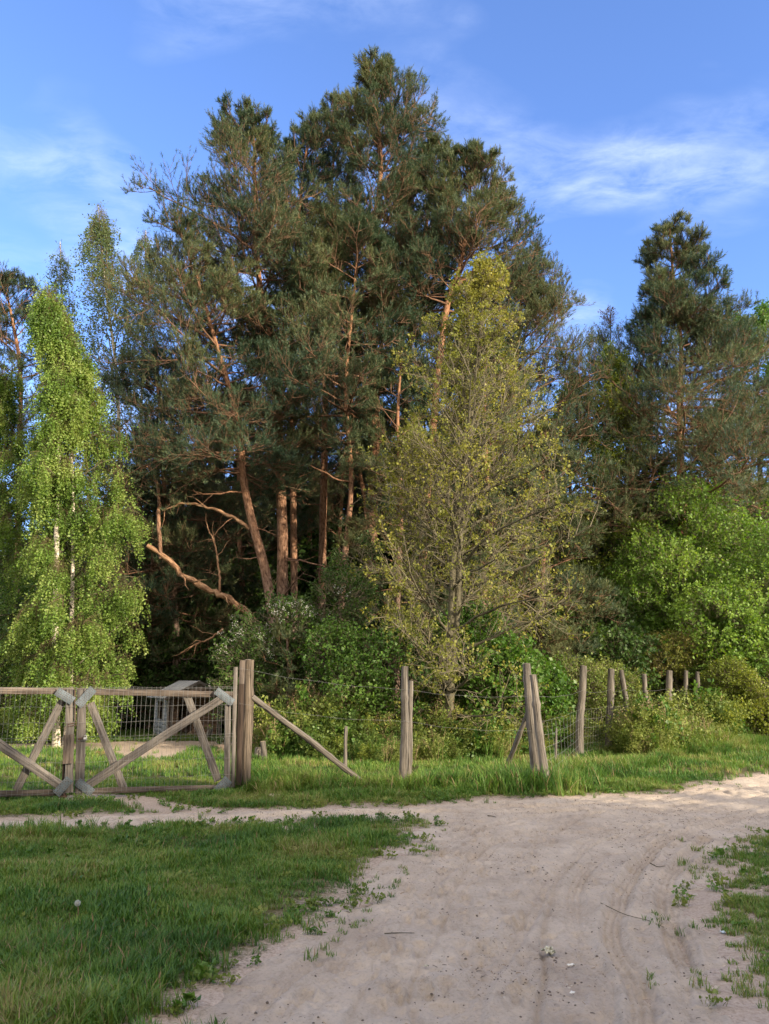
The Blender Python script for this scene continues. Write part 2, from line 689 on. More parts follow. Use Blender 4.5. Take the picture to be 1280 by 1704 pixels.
M = {}
M['needle'] = leaf_mat('pine_needles', [(0.1, (0.034, 0.070, 0.044)), (0.45, (0.068, 0.108, 0.056)), (0.9, (0.175, 0.190, 0.080))], 0.28, 0.5, 0.3, 0.35, contrast=1.7)
M['needle_brown'] = leaf_mat('bronze_foliage', [(0.1, (0.10, 0.055, 0.04)), (0.5, (0.16, 0.09, 0.06)), (0.9, (0.14, 0.13, 0.05))], 0.3, 0.6, 0.2, 0.5)
M['birch_leaf'] = leaf_mat('birch_leaves', [(0.1, (0.09, 0.165, 0.033)), (0.5, (0.175, 0.285, 0.055)), (0.9, (0.31, 0.39, 0.11))], 0.42, 0.45, 0.35, 1.1, contrast=2.2)
M['birch_far'] = leaf_mat('weeping_birch_leaves', [(0.1, (0.07, 0.11, 0.045)), (0.5, (0.11, 0.16, 0.06)), (0.9, (0.17, 0.21, 0.09))], 0.4, 0.5, 0.3, 0.5)
M['maple_leaf'] = leaf_mat('young_leaf_tufts', [(0.1, (0.13, 0.15, 0.035)), (0.5, (0.21, 0.23, 0.045)), (0.9, (0.34, 0.32, 0.07))], 0.4, 0.5, 0.3, 0.5)
M['bush_leaf'] = leaf_mat('bush_leaves', [(0.1, (0.045, 0.11, 0.022)), (0.5, (0.085, 0.18, 0.03)), (0.9, (0.15, 0.26, 0.05))], 0.38, 0.45, 0.35, 0.6)
M['fresh_leaf'] = leaf_mat('fresh_green_leaves', [(0.1, (0.085, 0.17, 0.03)), (0.5, (0.15, 0.27, 0.045)), (0.9, (0.24, 0.36, 0.07))], 0.42, 0.45, 0.35, 0.6, contrast=1.7)
M['lime_leaf'] = leaf_mat('lime_green_leaves', [(0.1, (0.12, 0.17, 0.03)), (0.5, (0.19, 0.25, 0.04)), (0.9, (0.28, 0.31, 0.06))], 0.4, 0.5, 0.3, 0.7)
M['ochre_leaf'] = leaf_mat('ochre_shrub_leaves', [(0.1, (0.12, 0.15, 0.03)), (0.5, (0.19, 0.21, 0.045)), (0.9, (0.26, 0.20, 0.07))], 0.4, 0.5, 0.3, 0.9)
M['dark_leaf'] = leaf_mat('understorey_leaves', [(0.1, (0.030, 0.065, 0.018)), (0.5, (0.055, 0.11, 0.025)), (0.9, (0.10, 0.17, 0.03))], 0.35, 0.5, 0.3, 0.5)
M['nettle_leaf'] = leaf_mat('undergrowth_leaves', [(0.1, (0.09, 0.15, 0.035)), (0.5, (0.16, 0.22, 0.05)), (0.9, (0.26, 0.30, 0.08))], 0.38, 0.5, 0.3, 0.9, contrast=1.8)
M['dry'] = leaf_mat('dry_stalks', [(0.1, (0.20, 0.13, 0.07)), (0.5, (0.30, 0.21, 0.12)), (0.9, (0.42, 0.32, 0.20))], 0.15, 0.7, 0.2, 0.9)
M['blossom'] = leaf_mat('white_blossom', [(0.1, (0.62, 0.64, 0.58)), (0.9, (0.80, 0.80, 0.76))], 0.3, 0.6, 0.2)
M['grass'] = leaf_mat('grass_blades', [(0.05, (0.048, 0.122, 0.026)), (0.45, (0.100, 0.205, 0.036)), (0.80, (0.185, 0.265, 0.05)), (1.0, (0.28, 0.26, 0.10))], 0.3, 0.5, 0.3, 0.9, contrast=2.1)
M['pine_bark'] = bark_mat('pine_bark', [(0.36, (0.035, 0.025, 0.02)), (0.46, (0.14, 0.095, 0.075)), (0.66, (0.27, 0.20, 0.16))], (20, 6, 1), 1.0,
                          (3.0, 8.0, [(0.34, (0.11, 0.05, 0.03)), (0.47, (0.30, 0.15, 0.08)), (0.66, (0.43, 0.25, 0.15))]))
M['pine_twig'] = bark_mat('pine_twig', [(0.3, (0.10, 0.06, 0.04)), (0.7, (0.26, 0.16, 0.10))], (16, 6, 1), 0.2)
M['pine_limb'] = bark_mat('pine_limb_bark', [(0.3, (0.075, 0.042, 0.027)), (0.5, (0.17, 0.095, 0.06)), (0.7, (0.27, 0.16, 0.10))], (16, 4, 1), 0.6)
M['birch_twig'] = bark_mat('birch_twig', [(0.3, (0.07, 0.055, 0.03)), (0.7, (0.15, 0.12, 0.06))], (16, 6, 1), 0.1)
M['dead_bark'] = bark_mat('stripped_bark', [(0.36, (0.10, 0.055, 0.035)), (0.48, (0.28, 0.16, 0.09)), (0.68, (0.42, 0.28, 0.18))], (14, 3, 1), 0.5)
M['grey_bark'] = bark_mat('grey_bark', [(0.3, (0.045, 0.042, 0.028)), (0.5, (0.105, 0.095, 0.062)), (0.7, (0.18, 0.165, 0.11))], (18, 5, 1), 0.9)
M['twig'] = bark_mat('grey_twig', [(0.3, (0.13, 0.11, 0.075)), (0.7, (0.26, 0.23, 0.155))], (18, 6, 1), 0.1)
M['birch_bark'] = bark_mat('birch_bark', [(0.30, (0.06, 0.05, 0.045)), (0.40, (0.42, 0.36, 0.29)), (0.6, (0.62, 0.56, 0.48)), (0.8, (0.72, 0.68, 0.62))], (2.5, 16, 1), 0.2)
M['post'] = wood_mat('weathered_round_timber', (0.045, 0.040, 0.035), (0.25, 0.226, 0.195), (42, 2.0, 1))
M['post_dark'] = wood_mat('darker_round_timber', (0.035, 0.028, 0.022), (0.19, 0.155, 0.12), (42, 2.0, 1))
M['post_end'] = wood_mat('sawn_post_end', (0.12, 0.10, 0.08), (0.38, 0.32, 0.25), (30, 30, 1))
M['board'] = wood_mat('weathered_board', (0.065, 0.059, 0.055), (0.225, 0.206, 0.188))
M['board_dark'] = wood_mat('dark_board', (0.022, 0.016, 0.013), (0.075, 0.055, 0.043))
M['board_warm'] = wood_mat('brown_board', (0.06, 0.049, 0.042), (0.20, 0.165, 0.138))
M['hut_grey'] = wood_mat('grey_hut_boards', (0.36, 0.36, 0.36), (0.66, 0.66, 0.66), (40, 3, 1))
M['hut_dark'] = wood_mat('dark_hut_boards', (0.14, 0.095, 0.07), (0.42, 0.29, 0.205), (40, 3, 1))
M['log_end'] = wood_mat('cut_log_end', (0.35, 0.26, 0.16), (0.62, 0.50, 0.35), (30, 30, 1))
M['zinc'] = metal_mat('galvanised_plate', (0.115, 0.145, 0.168), 0.8, 0.15)
M['wire'] = metal_mat('galvanised_wire', (0.22, 0.22, 0.215), 0.6, 0.3)
M['rust'] = metal_mat('rusty_iron', (0.10, 0.06, 0.045), 0.7, 0.4)
M['brass'] = metal_mat('padlock_steel', (0.65, 0.66, 0.66), 0.35, 0.7)
m_, nt_, b_ = newmat('interior_dark')
b_.inputs['Base Color'].default_value = (0.03, 0.025, 0.02, 1)
b_.inputs['Roughness'].default_value = 0.9
M['felt'] = m_

# ------------------------------------------------------------------ ground and road
ROADW = np.vstack([ROADW, [[1.5, -1.0], [1.2, -40.0], [-1.9, -40.0], [-1.3, -1.0]]])


def track(pts):
    w = np.array([[*gnd(px, py)[:2]] for px, py in pts])
    return resample(np.hstack([w, np.zeros((len(w), 1))]), 26)[:, :2]


TRACKS = [  # (centre line in the photo, half width, ridges, depth)
    (track([(1080, 1760), (1065, 1640), (1020, 1560), (1040, 1480), (1075, 1430), (1120, 1395), (1280, 1350)]), 0.075, 3, 0.022),
    (track([(1140, 1760), (1150, 1650), (1120, 1560), (1105, 1500), (1130, 1440), (1175, 1400)]), 0.07, 3, 0.020),
    (track([(985, 1760), (1010, 1650), (965, 1560), (960, 1480), (1010, 1420), (1100, 1375)]), 0.065, 3, 0.014),
    (track([(640, 1760), (720, 1660), (800, 1560), (850, 1480), (905, 1400), (1000, 1350)]), 0.035, 1, 0.013),
    (track([(400, 1760), (520, 1640), (640, 1540), (740, 1460), (860, 1390), (1050, 1345)]), 0.06, 2, 0.013),
    (track([(520, 1760), (590, 1640), (690, 1545), (760, 1470), (840, 1400)]), 0.05, 2, 0.011),
    (track([(760, 1760), (800, 1640), (870, 1540), (930, 1450), (1030, 1380), (1280, 1320)]), 0.07, 2, 0.010),
    (track([(880, 1760), (905, 1640), (905, 1540), (945, 1450), (1040, 1390), (1280, 1340)]), 0.022, 1, 0.010),
    (track([(560, 1760), (600, 1660), (680, 1570), (790, 1470), (900, 1395)]), 0.022, 1, 0.010),
    (track([(330, 1760), (450, 1660), (560, 1570), (680, 1470), (760, 1400), (900, 1350)]), 0.065, 3, 0.012),
    (track([(1195, 1760), (1180, 1660), (1150, 1590), (1130, 1520), (1150, 1460), (1200, 1415)]), 0.05, 2, 0.016),
    (track([(700, 1760), (690, 1640), (740, 1540), (770, 1460), (850, 1380)]), 0.022, 1, 0.008),
    (track([(240, 1379), (420, 1362), (600, 1356), (760, 1352), (1000, 1350), (1280, 1325)]), 0.12, 1, 0.018),
    (track([(200, 1364), (420, 1353), (600, 1347), (760, 1344), (1000, 1340), (1280, 1305)]), 0.10, 1, 0.016),
]


_g = np.random.default_rng(8)
PRINTS = []
for _k in range(7):                                        # seven walks up or down the track
    _x, _d = _g.uniform(-1.0, 1.5), _g.choice([-1, 1])
    for _i in range(10):
        _y = 3.2 + _i * 0.62 + _g.uniform(-.08, .08)
        PRINTS.append((_x + 0.09 * (-1) ** _i + 0.05 * _i + _g.normal(0, .05) + 0.35 * (_y - 5) * (_y > 5) * 0.5, _y, 1.45 + _g.normal(0, .15), _d))


def rut_shade_mask(x, y):
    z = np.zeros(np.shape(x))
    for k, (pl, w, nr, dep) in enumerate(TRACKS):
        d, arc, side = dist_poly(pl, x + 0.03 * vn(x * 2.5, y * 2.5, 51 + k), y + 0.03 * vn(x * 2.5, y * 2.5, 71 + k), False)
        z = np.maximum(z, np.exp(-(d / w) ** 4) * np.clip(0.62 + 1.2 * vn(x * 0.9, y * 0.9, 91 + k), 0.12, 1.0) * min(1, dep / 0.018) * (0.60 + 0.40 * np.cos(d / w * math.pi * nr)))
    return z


def road_relief(x, y):
    z = 0.011 * fbm(x * 3.1, y * 3.1, 31, 3, 0.55) + 0.010 * vn(x * 11, y * 11, 35) + 0.005 * vn(x * 27, y * 27, 37) + 0.003 * vn(x * 60, y * 60, 38)
    # scuffs and hoof or boot prints: short, sharp dents where the noise peaks
    p = vn(x * 6.5 + 0.6 * vn(x * 9, y * 9, 61), y * 4.5, 41)
    z = z - 0.020 * np.clip((p - 0.20) * 6, 0, 1) * (1 + vn(x * 25, y * 25, 42))
    q = vn(x * 13, y * 8 + 0.8 * vn(x * 5, y * 5, 62), 44)
    z = z - 0.012 * np.clip((q - 0.24) * 8, 0, 1) + 0.009 * np.clip((-0.26 - q) * 8, 0, 1)
    for fx_, fy_, fa_, fl_ in PRINTS:                      # shoe prints: sole, heel, tread bars
        m = (np.abs(x - fx_) < 0.24) & (np.abs(y - fy_) < 0.24)
        if m.any():
            c_, s_ = math.cos(fa_), math.sin(fa_)
            u_, v_ = (x[m] - fx_) * c_ + (y[m] - fy_) * s_, -(x[m] - fx_) * s_ + (y[m] - fy_) * c_
            rr_ = (u_ / 0.135) ** 2 + (v_ / (0.045 + 0.012 * np.sign(u_ * fl_))) ** 2
            z[m] += 0.010 * np.exp(-((rr_ - 1.35) / 0.45) ** 2) - 0.020 * np.clip(1.25 - rr_, 0, 1) * (0.7 + 0.3 * np.sign(np.sin(u_ * 190)))
    for k, (pl, w, nr, dep) in enumerate(TRACKS):
        lo, hi = pl.min(0) - 0.6, pl.max(0) + 0.6
        m = (x > lo[0]) & (x < hi[0]) & (y > lo[1]) & (y < hi[1])
        if not m.any():
            continue
        xs, ys = x[m], y[m]
        d, arc, side = dist_poly(pl, xs + 0.03 * vn(xs * 2.5, ys * 2.5, 51 + k), ys + 0.03 * vn(xs * 2.5, ys * 2.5, 71 + k), False)
        sd = d * side
        body = np.exp(-(d / w) ** 4)
        berm = 0.55 * np.exp(-((d - w * 1.35) / (w * 0.35)) ** 2)
        tread = 0.34 * np.sin(sd / w * math.pi * nr) + 0.26 * (np.sin(arc * 2 * math.pi / 0.055 + np.sign(sd) * sd * 40) > 0.2)
        amp = np.clip(0.62 + 1.2 * vn(xs * 0.9, ys * 0.9, 91 + k), 0.12, 1.0)
        z[m] += 1.6 * dep * amp * (berm - body * (1 - tread))
    return z


def axis(segs):
    out = [segs[0][0]]
    for a0, a1, st0, st1 in segs:
        x_ = a0
        while x_ < a1 - 1e-6:
            f = (x_ - a0) / (a1 - a0)
            x_ += st0 + (st1 - st0) * f
            out.append(min(x_, a1))
    return np.array(out)


def grid_mesh(xs, ys, zf, mask=None):
    X, Y = np.meshgrid(xs, ys)
    Z = zf(X, Y)
    V = np.stack([X, Y, Z], -1).reshape(-1, 3)
    ny, nx = X.shape
    i = np.arange(ny - 1)[:, None] * nx + np.arange(nx - 1)[None]
    F = np.stack([i, i + 1, i + nx + 1, i + nx], -1).reshape(-1, 4)
    if mask is not None:
        k = mask(X, Y)
        kk = (k[:-1, :-1] | k[1:, :-1] | k[:-1, 1:] | k[1:, 1:]).reshape(-1)
        F = F[kk]
        used = np.unique(F)
        remap = np.full(len(V), -1)
        remap[used] = np.arange(len(used))
        return V[used], remap[F]
    return V, F


def ground_z(X, Y):
    z = hgt(X, Y)
    near = (np.abs(X) < 45) & (Y < 60) & (Y > -45)
    s = np.full(X.shape, -9.0)
    s[near] = sand_signed(X[near], Y[near])
    lawn = np.clip(-s / 0.5, 0, 1)
    z = z + 0.03 * lawn * (0.6 + 0.8 * vn(X * 1.7, Y * 1.7, 8))        # turf stands a little above the worn track
    z = z - 0.045 * np.clip(s / 0.10, 0, 1)                            # bed under the road sheet
    return z


def road_z(X, Y):
    s = sand_signed(X, Y)
    e_ = np.clip(s / 0.25, 0, 1)
    return hgt(X, Y) + 0.004 - 0.016 * np.clip(0.05 - s, 0, 0.12) / 0.12 + road_relief(X, Y) * (0.25 + 0.75 * e_)


gx = axis([(-500, -40, 60, 6), (-40, -9, 2.0, 0.25), (-9, 9, 0.055, 0.055), (9, 40, 0.25, 2.0), (40, 500, 6, 60)])
gy = axis([(-400, -20, 50, 3), (-20, 2.5, 2.0, 0.2), (2.5, 14, 0.05, 0.07), (14, 40, 0.1, 0.8), (40, 600, 2, 60)])
V, F = grid_mesh(gx, gy, ground_z)
mb = MB()
mb.add(V, F, np.stack([V[F][..., 0], V[F][..., 1]], -1))

m, ntg, b = newmat('turf_and_soil')
geo = nn(ntg, 'ShaderNodeNewGeometry')
at_ = nn(ntg, 'ShaderNodeAttribute', attribute_name='sand')
nA = noise(ntg, 3.0, 6, 0.65, geo.outputs['Position'])
nB = noise(ntg, 40.0, 5, 0.7, geo.outputs['Position'])
soil = ramp(ntg, [(0.3, (0.045, 0.045, 0.020)), (0.5, (0.085, 0.085, 0.035)), (0.7, (0.16, 0.135, 0.075))], nA.outputs['Fac'])
sandc = ramp(ntg, [(0.3, (0.26, 0.205, 0.158)), (0.5, (0.40, 0.328, 0.265)), (0.72, (0.50, 0.42, 0.345))], nB.outputs['Fac'])
ad = nn(ntg, 'ShaderNodeMath', operation='MULTIPLY_ADD')
ntg.links.new(nB.outputs['Fac'], ad.inputs[0])
ad.inputs[1].default_value = 0.9
ntg.links.new(at_.outputs['Fac'], ad.inputs[2])
mr = nn(ntg, 'ShaderNodeMapRange')
mr.inputs['From Min'].default_value = 0.75
mr.inputs['From Max'].default_value = 1.15
ntg.links.new(ad.outputs[0], mr.inputs['Value'])
mc = nn(ntg, 'ShaderNodeMix', data_type='RGBA')
ntg.links.new(mr.outputs[0], mc.inputs['Factor'])
ntg.links.new(soil.outputs[0], mc.inputs['A'])
ntg.links.new(sandc.outputs[0], mc.inputs['B'])
ntg.links.new(mc.outputs['Result'], b.inputs['Base Color'])
b.inputs['Roughness'].default_value = 0.95
b.inputs['Specular IOR Level'].default_value = 0.1
bp = nn(ntg, 'ShaderNodeBump')
bp.inputs['Strength'].default_value = 0.7
bp.inputs['Distance'].default_value = 0.02
ntg.links.new(nB.outputs['Fac'], bp.inputs['Height'])
ntg.links.new(bp.outputs[0], b.inputs['Normal'])
M['ground'] = m
ground = tag(mb.build('ground', M['ground']), kind='structure')
s_all = np.zeros(len(V))
nearm = (np.abs(V[:, 0]) < 45) & (V[:, 1] < 60) & (V[:, 1] > -45)
s1 = sand_signed(V[nearm, 0], V[nearm, 1])
s2 = patch_signed(V[nearm, 0], V[nearm, 1])
s_all[nearm] = np.clip(np.maximum(np.where((V[nearm, 0] > 1.2) & (V[nearm, 1] < 9.6), 0.40, 0.0) + 0.80 + s1 / 0.75, 0.5 + s2 / 0.5), 0, 1)
at2 = ground.data.attributes.new('sand', 'FLOAT', 'POINT')
at2.data.foreach_set('value', s_all.astype(np.float32))

m, ntg, b = newmat('dry_sand')
geo = nn(ntg, 'ShaderNodeNewGeometry')
nA = noise(ntg, 1.6, 5, 0.6, geo.outputs['Position'])
nB = noise(ntg, 45.0, 6, 0.75, geo.outputs['Position'])
nC = noise(ntg, 7.0, 6, 0.7, mapping(ntg, geo.outputs['Position'], (1.6, 0.8, 1)), 0.6)
c1 = ramp(ntg, [(0.32, (0.43, 0.366, 0.296)), (0.5, (0.515, 0.445, 0.362)), (0.68, (0.585, 0.512, 0.420))], nA.outputs['Fac'])
c2 = ramp(ntg, [(0.33, (0.66, 0.64, 0.62)), (0.43, (0.98, 0.97, 0.96)), (0.66, (1.14, 1.12, 1.10))], nB.outputs['Fac'])
c3 = ramp(ntg, [(0.34, (0.80, 0.785, 0.77)), (0.48, (0.97, 0.97, 0.97)), (0.7, (1.08, 1.07, 1.06))], nC.outputs['Fac'])
x1 = nn(ntg, 'ShaderNodeMix', data_type='RGBA', blend_type='MULTIPLY')
x1.inputs['Factor'].default_value = 0.8
ntg.links.new(c1.outputs[0], x1.inputs['A'])
ntg.links.new(c2.outputs[0], x1.inputs['B'])
x2 = nn(ntg, 'ShaderNodeMix', data_type='RGBA', blend_type='MULTIPLY')
x2.inputs['Factor'].default_value = 0.8
ntg.links.new(x1.outputs['Result'], x2.inputs['A'])
ntg.links.new(c3.outputs[0], x2.inputs['B'])
ra = nn(ntg, 'ShaderNodeAttribute', attribute_name='rut_shade')
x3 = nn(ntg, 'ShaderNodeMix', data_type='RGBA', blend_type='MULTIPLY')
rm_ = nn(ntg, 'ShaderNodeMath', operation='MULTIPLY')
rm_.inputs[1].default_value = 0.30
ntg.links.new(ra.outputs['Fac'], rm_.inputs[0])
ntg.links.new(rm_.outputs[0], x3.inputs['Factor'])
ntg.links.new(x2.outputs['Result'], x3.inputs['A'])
x3.inputs['B'].default_value = (0.72, 0.70, 0.70, 1)  # darkens the track grooves as painted shade
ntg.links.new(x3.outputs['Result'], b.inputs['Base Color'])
b.inputs['Roughness'].default_value = 0.95
b.inputs['Specular IOR Level'].default_value = 0.1
ma = nn(ntg, 'ShaderNodeMath', operation='MULTIPLY_ADD')
ntg.links.new(nC.outputs['Fac'], ma.inputs[0])
ma.inputs[1].default_value = 1.6
nD = noise(ntg, 170.0, 3, 0.7, geo.outputs['Position'])
mb2 = nn(ntg, 'ShaderNodeMath', operation='MULTIPLY_ADD')
ntg.links.new(nD.outputs['Fac'], mb2.inputs[0])
mb2.inputs[1].default_value = 0.5
ntg.links.new(nB.outputs['Fac'], mb2.inputs[2])
ntg.links.new(mb2.outputs[0], ma.inputs[2])
bp = nn(ntg, 'ShaderNodeBump')
bp.inputs['Strength'].default_value = 1.0
bp.inputs['Distance'].default_value = 0.016
ntg.links.new(ma.outputs[0], bp.inputs['Height'])
ntg.links.new(bp.outputs[0], b.inputs['Normal'])
M['sand'] = m
rx = axis([(-16, -6, 0.5, 0.05), (-6, -1.9, 0.04, 0.02), (-1.9, 3.2, 0.010, 0.010), (3.2, 6, 0.02, 0.04), (6, 22, 0.05, 0.6)])
ry = axis([(-40, 0, 3, 0.3), (0, 3.1, 0.2, 0.02), (3.1, 5.5, 0.010, 0.012), (5.5, 11.5, 0.014, 0.032), (11.5, 24, 0.05, 0.4)])
V, F = grid_mesh(rx, ry, road_z, lambda X, Y: sand_signed(X, Y) > -0.02)
mb = MB()
mb.add(V, F)
road = tag(mb.build('dirt_road', M['sand']), kind='structure')
at2 = road.data.attributes.new('rut_shade', 'FLOAT', 'POINT')           # groove shade painted into the sand colour along the wheel tracks
at2.data.foreach_set('value', rut_shade_mask(V[:, 0], V[:, 1]).astype(np.float32))


# ------------------------------------------------------------------ scattering of countless things (grass, undergrowth, grit)
def scatter(name, protos, P, rot, scl, idx, kind='stuff', label=None, cat=None):
    """one object: points with rotation, size and a choice of prototype"""
    me = bpy.data.meshes.new(name)
    me.vertices.add(len(P))
    me.vertices.foreach_set('co', np.asarray(P, np.float32).ravel())
    for nme, typ, dat, key in (('rot', 'FLOAT_VECTOR', rot, 'vector'), ('scl', 'FLOAT_VECTOR', scl, 'vector'), ('idx', 'INT', idx, 'value')):
        at_ = me.attributes.new(nme, typ, 'POINT')
        at_.data.foreach_set(key, np.asarray(dat, np.int32 if typ == 'INT' else np.float32).ravel())
    o = bpy.data.objects.new(name, me)
    COL.objects.link(o)
    c = bpy.data.collections.new(name + '_kinds')
    for k, pm in enumerate(protos):
        po = bpy.data.objects.new('%s_kind_%02d' % (name, k), pm)
        c.objects.link(po)
    ng = bpy.data.node_groups.new(name + '_scatter', 'GeometryNodeTree')
    ng.interface.new_socket('Geometry', in_out='INPUT', socket_type='NodeSocketGeometry')
    ng.interface.new_socket('Geometry', in_out='OUTPUT', socket_type='NodeSocketGeometry')
    gi, go = ng.nodes.new('NodeGroupInput'), ng.nodes.new('NodeGroupOutput')
    ci = ng.nodes.new('GeometryNodeCollectionInfo')
    ci.inputs['Collection'].default_value = c
    ci.inputs['Separate Children'].default_value = True
    ci.inputs['Reset Children'].default_value = True
    ip = ng.nodes.new('GeometryNodeInstanceOnPoints')
    ip.inputs['Pick Instance'].default_value = True

    def attr(nm, t):
        q = ng.nodes.new('GeometryNodeInputNamedAttribute')
        q.data_type = t
        q.inputs['Name'].default_value = nm
        return q.outputs['Attribute']
    er = ng.nodes.new('FunctionNodeEulerToRotation')
    ng.links.new(attr('rot', 'FLOAT_VECTOR'), er.inputs[0])
    ng.links.new(gi.outputs[0], ip.inputs['Points'])
    ng.links.new(ci.outputs[0], ip.inputs['Instance'])
    ng.links.new(attr('idx', 'INT'), ip.inputs['Instance Index'])
    ng.links.new(er.outputs[0], ip.inputs['Rotation'])
    ng.links.new(attr('scl', 'FLOAT_VECTOR'), ip.inputs['Scale'])
    ng.links.new(ip.outputs[0], go.inputs[0])
    md = o.modifiers.new('scatter', 'NODES')
    md.node_group = ng
    return tag(o, label, cat, kind=kind)


def tuft(seed, n=22, R=0.045, wid=0.0045, lean=0.55, seg=3, mats=None, dry=0.07):
    """blades of unit height"""
    g = np.random.default_rng(seed)
    mb = MB()
    for mi in (0, 1):
        V, F3, F4 = [], [], []
        for i in range(n):
            if (g.random() < dry) != (mi == 1):
                continue
            ph, rr = g.random() * 6.283, R * math.sqrt(g.random())
            p = np.array([rr * math.cos(ph), rr * math.sin(ph), -0.02])
            az = g.random() * 6.283
            d = np.array([math.cos(az), math.sin(az), 0])
            s = np.array([-math.sin(az), math.cos(az), 0])
            h = g.uniform(0.45, 1.1)
            ln = lean * g.random() ** 0.8 * h
            w = wid * g.uniform(0.7, 1.3)
            b0 = len(V)
            for k in range(seg):
                t = k / seg
                c = p + d * ln * t ** 1.8 + np.array([0, 0, h * t * (1 - 0.22 * t * ln / (h * lean))])
                ww = w * (1 - 0.55 * t ** 2)
                V += [c - s * ww, c + s * ww]
            t = 1.0
            V.append(p + d * ln * 1.1 + np.array([0, 0, h * (1 - 0.25 * ln / (h * lean))]))
            for k in range(seg - 1):
                q = b0 + 2 * k
                F4.append([q, q + 1, q + 3, q + 2])
            q = b0 + 2 * (seg - 1)
            F3.append([q, q + 1, q + 2])
        if V:
            mb.add(V, F4, None, mi)
            mb.v.append(np.zeros((0, 3), np.float32))
            f3 = np.array(F3) + mb.n - len(V)
            mb.f.append(f3)
            mb.uv.append(np.zeros((len(F3) * 3, 2), np.float32))
            mb.mi.append(np.full(len(F3), mi, np.int32))
    return mb.mesh('tuft', [M['grass'], M['dry']], True)


rg = np.random.default_rng(11)
# prototypes stay unit-high; R and blade width are divided by the usual height so they come out in metres
short = [tuft(100 + k, 20, 0.65, 0.040, 0.75, 3) for k in range(6)]       # scaled by ~0.09
def clover(seed, mat):
    g = np.random.default_rng(seed)
    mb = MB()
    k = 14
    P0 = np.stack([g.normal(0, 0.35, k), g.normal(0, 0.35, k), np.zeros(k) - .05], 1)
    P = grow(g, P0, np.stack([g.normal(0, .5, k), g.normal(0, .5, k), np.ones(k)], 1), g.uniform(0.3, 0.75, k), 3, 0.0, 0.2)
    tubes(mb, P, np.full((k, 4), 0.02), 3, 0)
    tv, tf = leaf_spray(seed, 3, 0.02, 0.34, 0.26)
    place(mb, tv, tf, P[:, -1], np.stack([g.normal(0, .3, k), g.normal(0, .3, k), np.ones(k)], 1), g.uniform(.7, 1.3, k), g)
    return mb.mesh('clover', [mat])


long_ = [tuft(200 + k, 26, 0.24, 0.015, 0.95, 4) for k in range(6)]       # scaled by ~0.3
UNDER = poly_world([(432, 1262), (560, 1268), (700, 1270), (850, 1268), (900, 1256), (950, 1244), (1010, 1230), (1030, 1236), (1044, 1262), (1110, 1264), (1190, 1256), (1240, 1240), (1310, 1226), (1500, 1205), (1500, 1172), (1100, 1172), (420, 1176)])


def near_view(x, y, pad=1.2):
    return np.abs(x) < 0.53 * y + pad


pts, hh, lo = [], [], []


def add_grass(n, x0, x1, y0, y1, dens, height, long_frac):
    x = rg.uniform(x0, x1, n)
    y = rg.uniform(y0, y1, n)
    k = near_view(x, y)
    x, y = x[k], y[k]
    s = sand_signed(x, y)
    pz = patch_signed(x, y)
    cl = fbm(x * 2.2, y * 2.2, 21, 3)
    d = dens(x, y, s, pz, cl)
    k = rg.random(len(x)) < d
    x, y, s, cl, pz = x[k], y[k], s[k], cl[k], pz[k]
    h = height(x, y, s, cl) * rg.uniform(0.65, 1.3, len(x))
    z = hgt(x, y) + 0.02 * np.clip(-s / 0.4, 0, 1)
    pts.append(np.stack([x, y, z], 1))
    hh.append(h)
    lo.append((rg.random(len(x)) < long_frac(x, y, s, cl)).astype(int))


def base_d(x, y, s, pz, cl):
    edge = np.clip(-s / 0.42, 0, 1) ** 1.1 * np.clip(0.75 + 1.6 * cl, 0.1, 1) + np.clip((-s - 0.3) / 0.3, 0, 1)
    edge = np.minimum(edge, 1) * np.clip(1.0 + 0.9 * cl, 0.45, 1)
    sparse = np.where(s > 0, np.where(s < 0.30, 0.05, 0.0) * (cl > 0.12), edge)
    bare = np.clip(0.5 - pz * 4, 0.02, 1)
    right = np.where((x > 1.3) & (y < 9.5), np.clip(0.60 + 2.2 * cl, 0.06, 1), 1.0)
    return sparse * bare * right


def h_near(x, y, s, cl):
    lush = np.clip((5.6 - y) / 2.0, 0, 1) * (x < 1.0)
    h = 0.050 + 0.062 * lush + 0.050 * np.clip(cl + 0.12, 0, 1) * 2
    h = h * np.clip(0.5 + (-s) * 1.3, 0.45, 1.0)
    h = np.where((x > 1.2) & (y < 9.5), 0.045 + 0.02 * np.clip(cl, 0, 1), h)
    # long clump of turf by the side track, as in the photo at left
    h = h + 0.09 * np.exp(-(((x + 3.9) / 0.5) ** 2 + ((y - 8.6) / 0.45) ** 2))
    return h


add_grass(60000, -7, 6, 2.8, 7.5, lambda x, y, s, p, c: base_d(x, y, s, p, c) * 0.95, h_near, lambda x, y, s, c: (x < 0) * (y < 5.2) * 0.30)
add_grass(42000, -8, 8, 7.5, 13, lambda x, y, s, p, c: base_d(x, y, s, p, c) * 0.95, h_near, lambda x, y, s, c: 0.06 * np.ones(len(x)))
# meadow behind the gate and verge beyond the fence
add_grass(60000, -20, 26, 13, 34, lambda x, y, s, p, c: base_d(x, y, s, p, c) * np.clip(1.25 - (y - 13) / 40, 0.4, 1), lambda x, y, s, c: 0.075 + 0.05 * np.clip(c + 0.2, 0, 1) + 0.002 * y, lambda x, y, s, c: 0.08 * np.ones(len(x)))
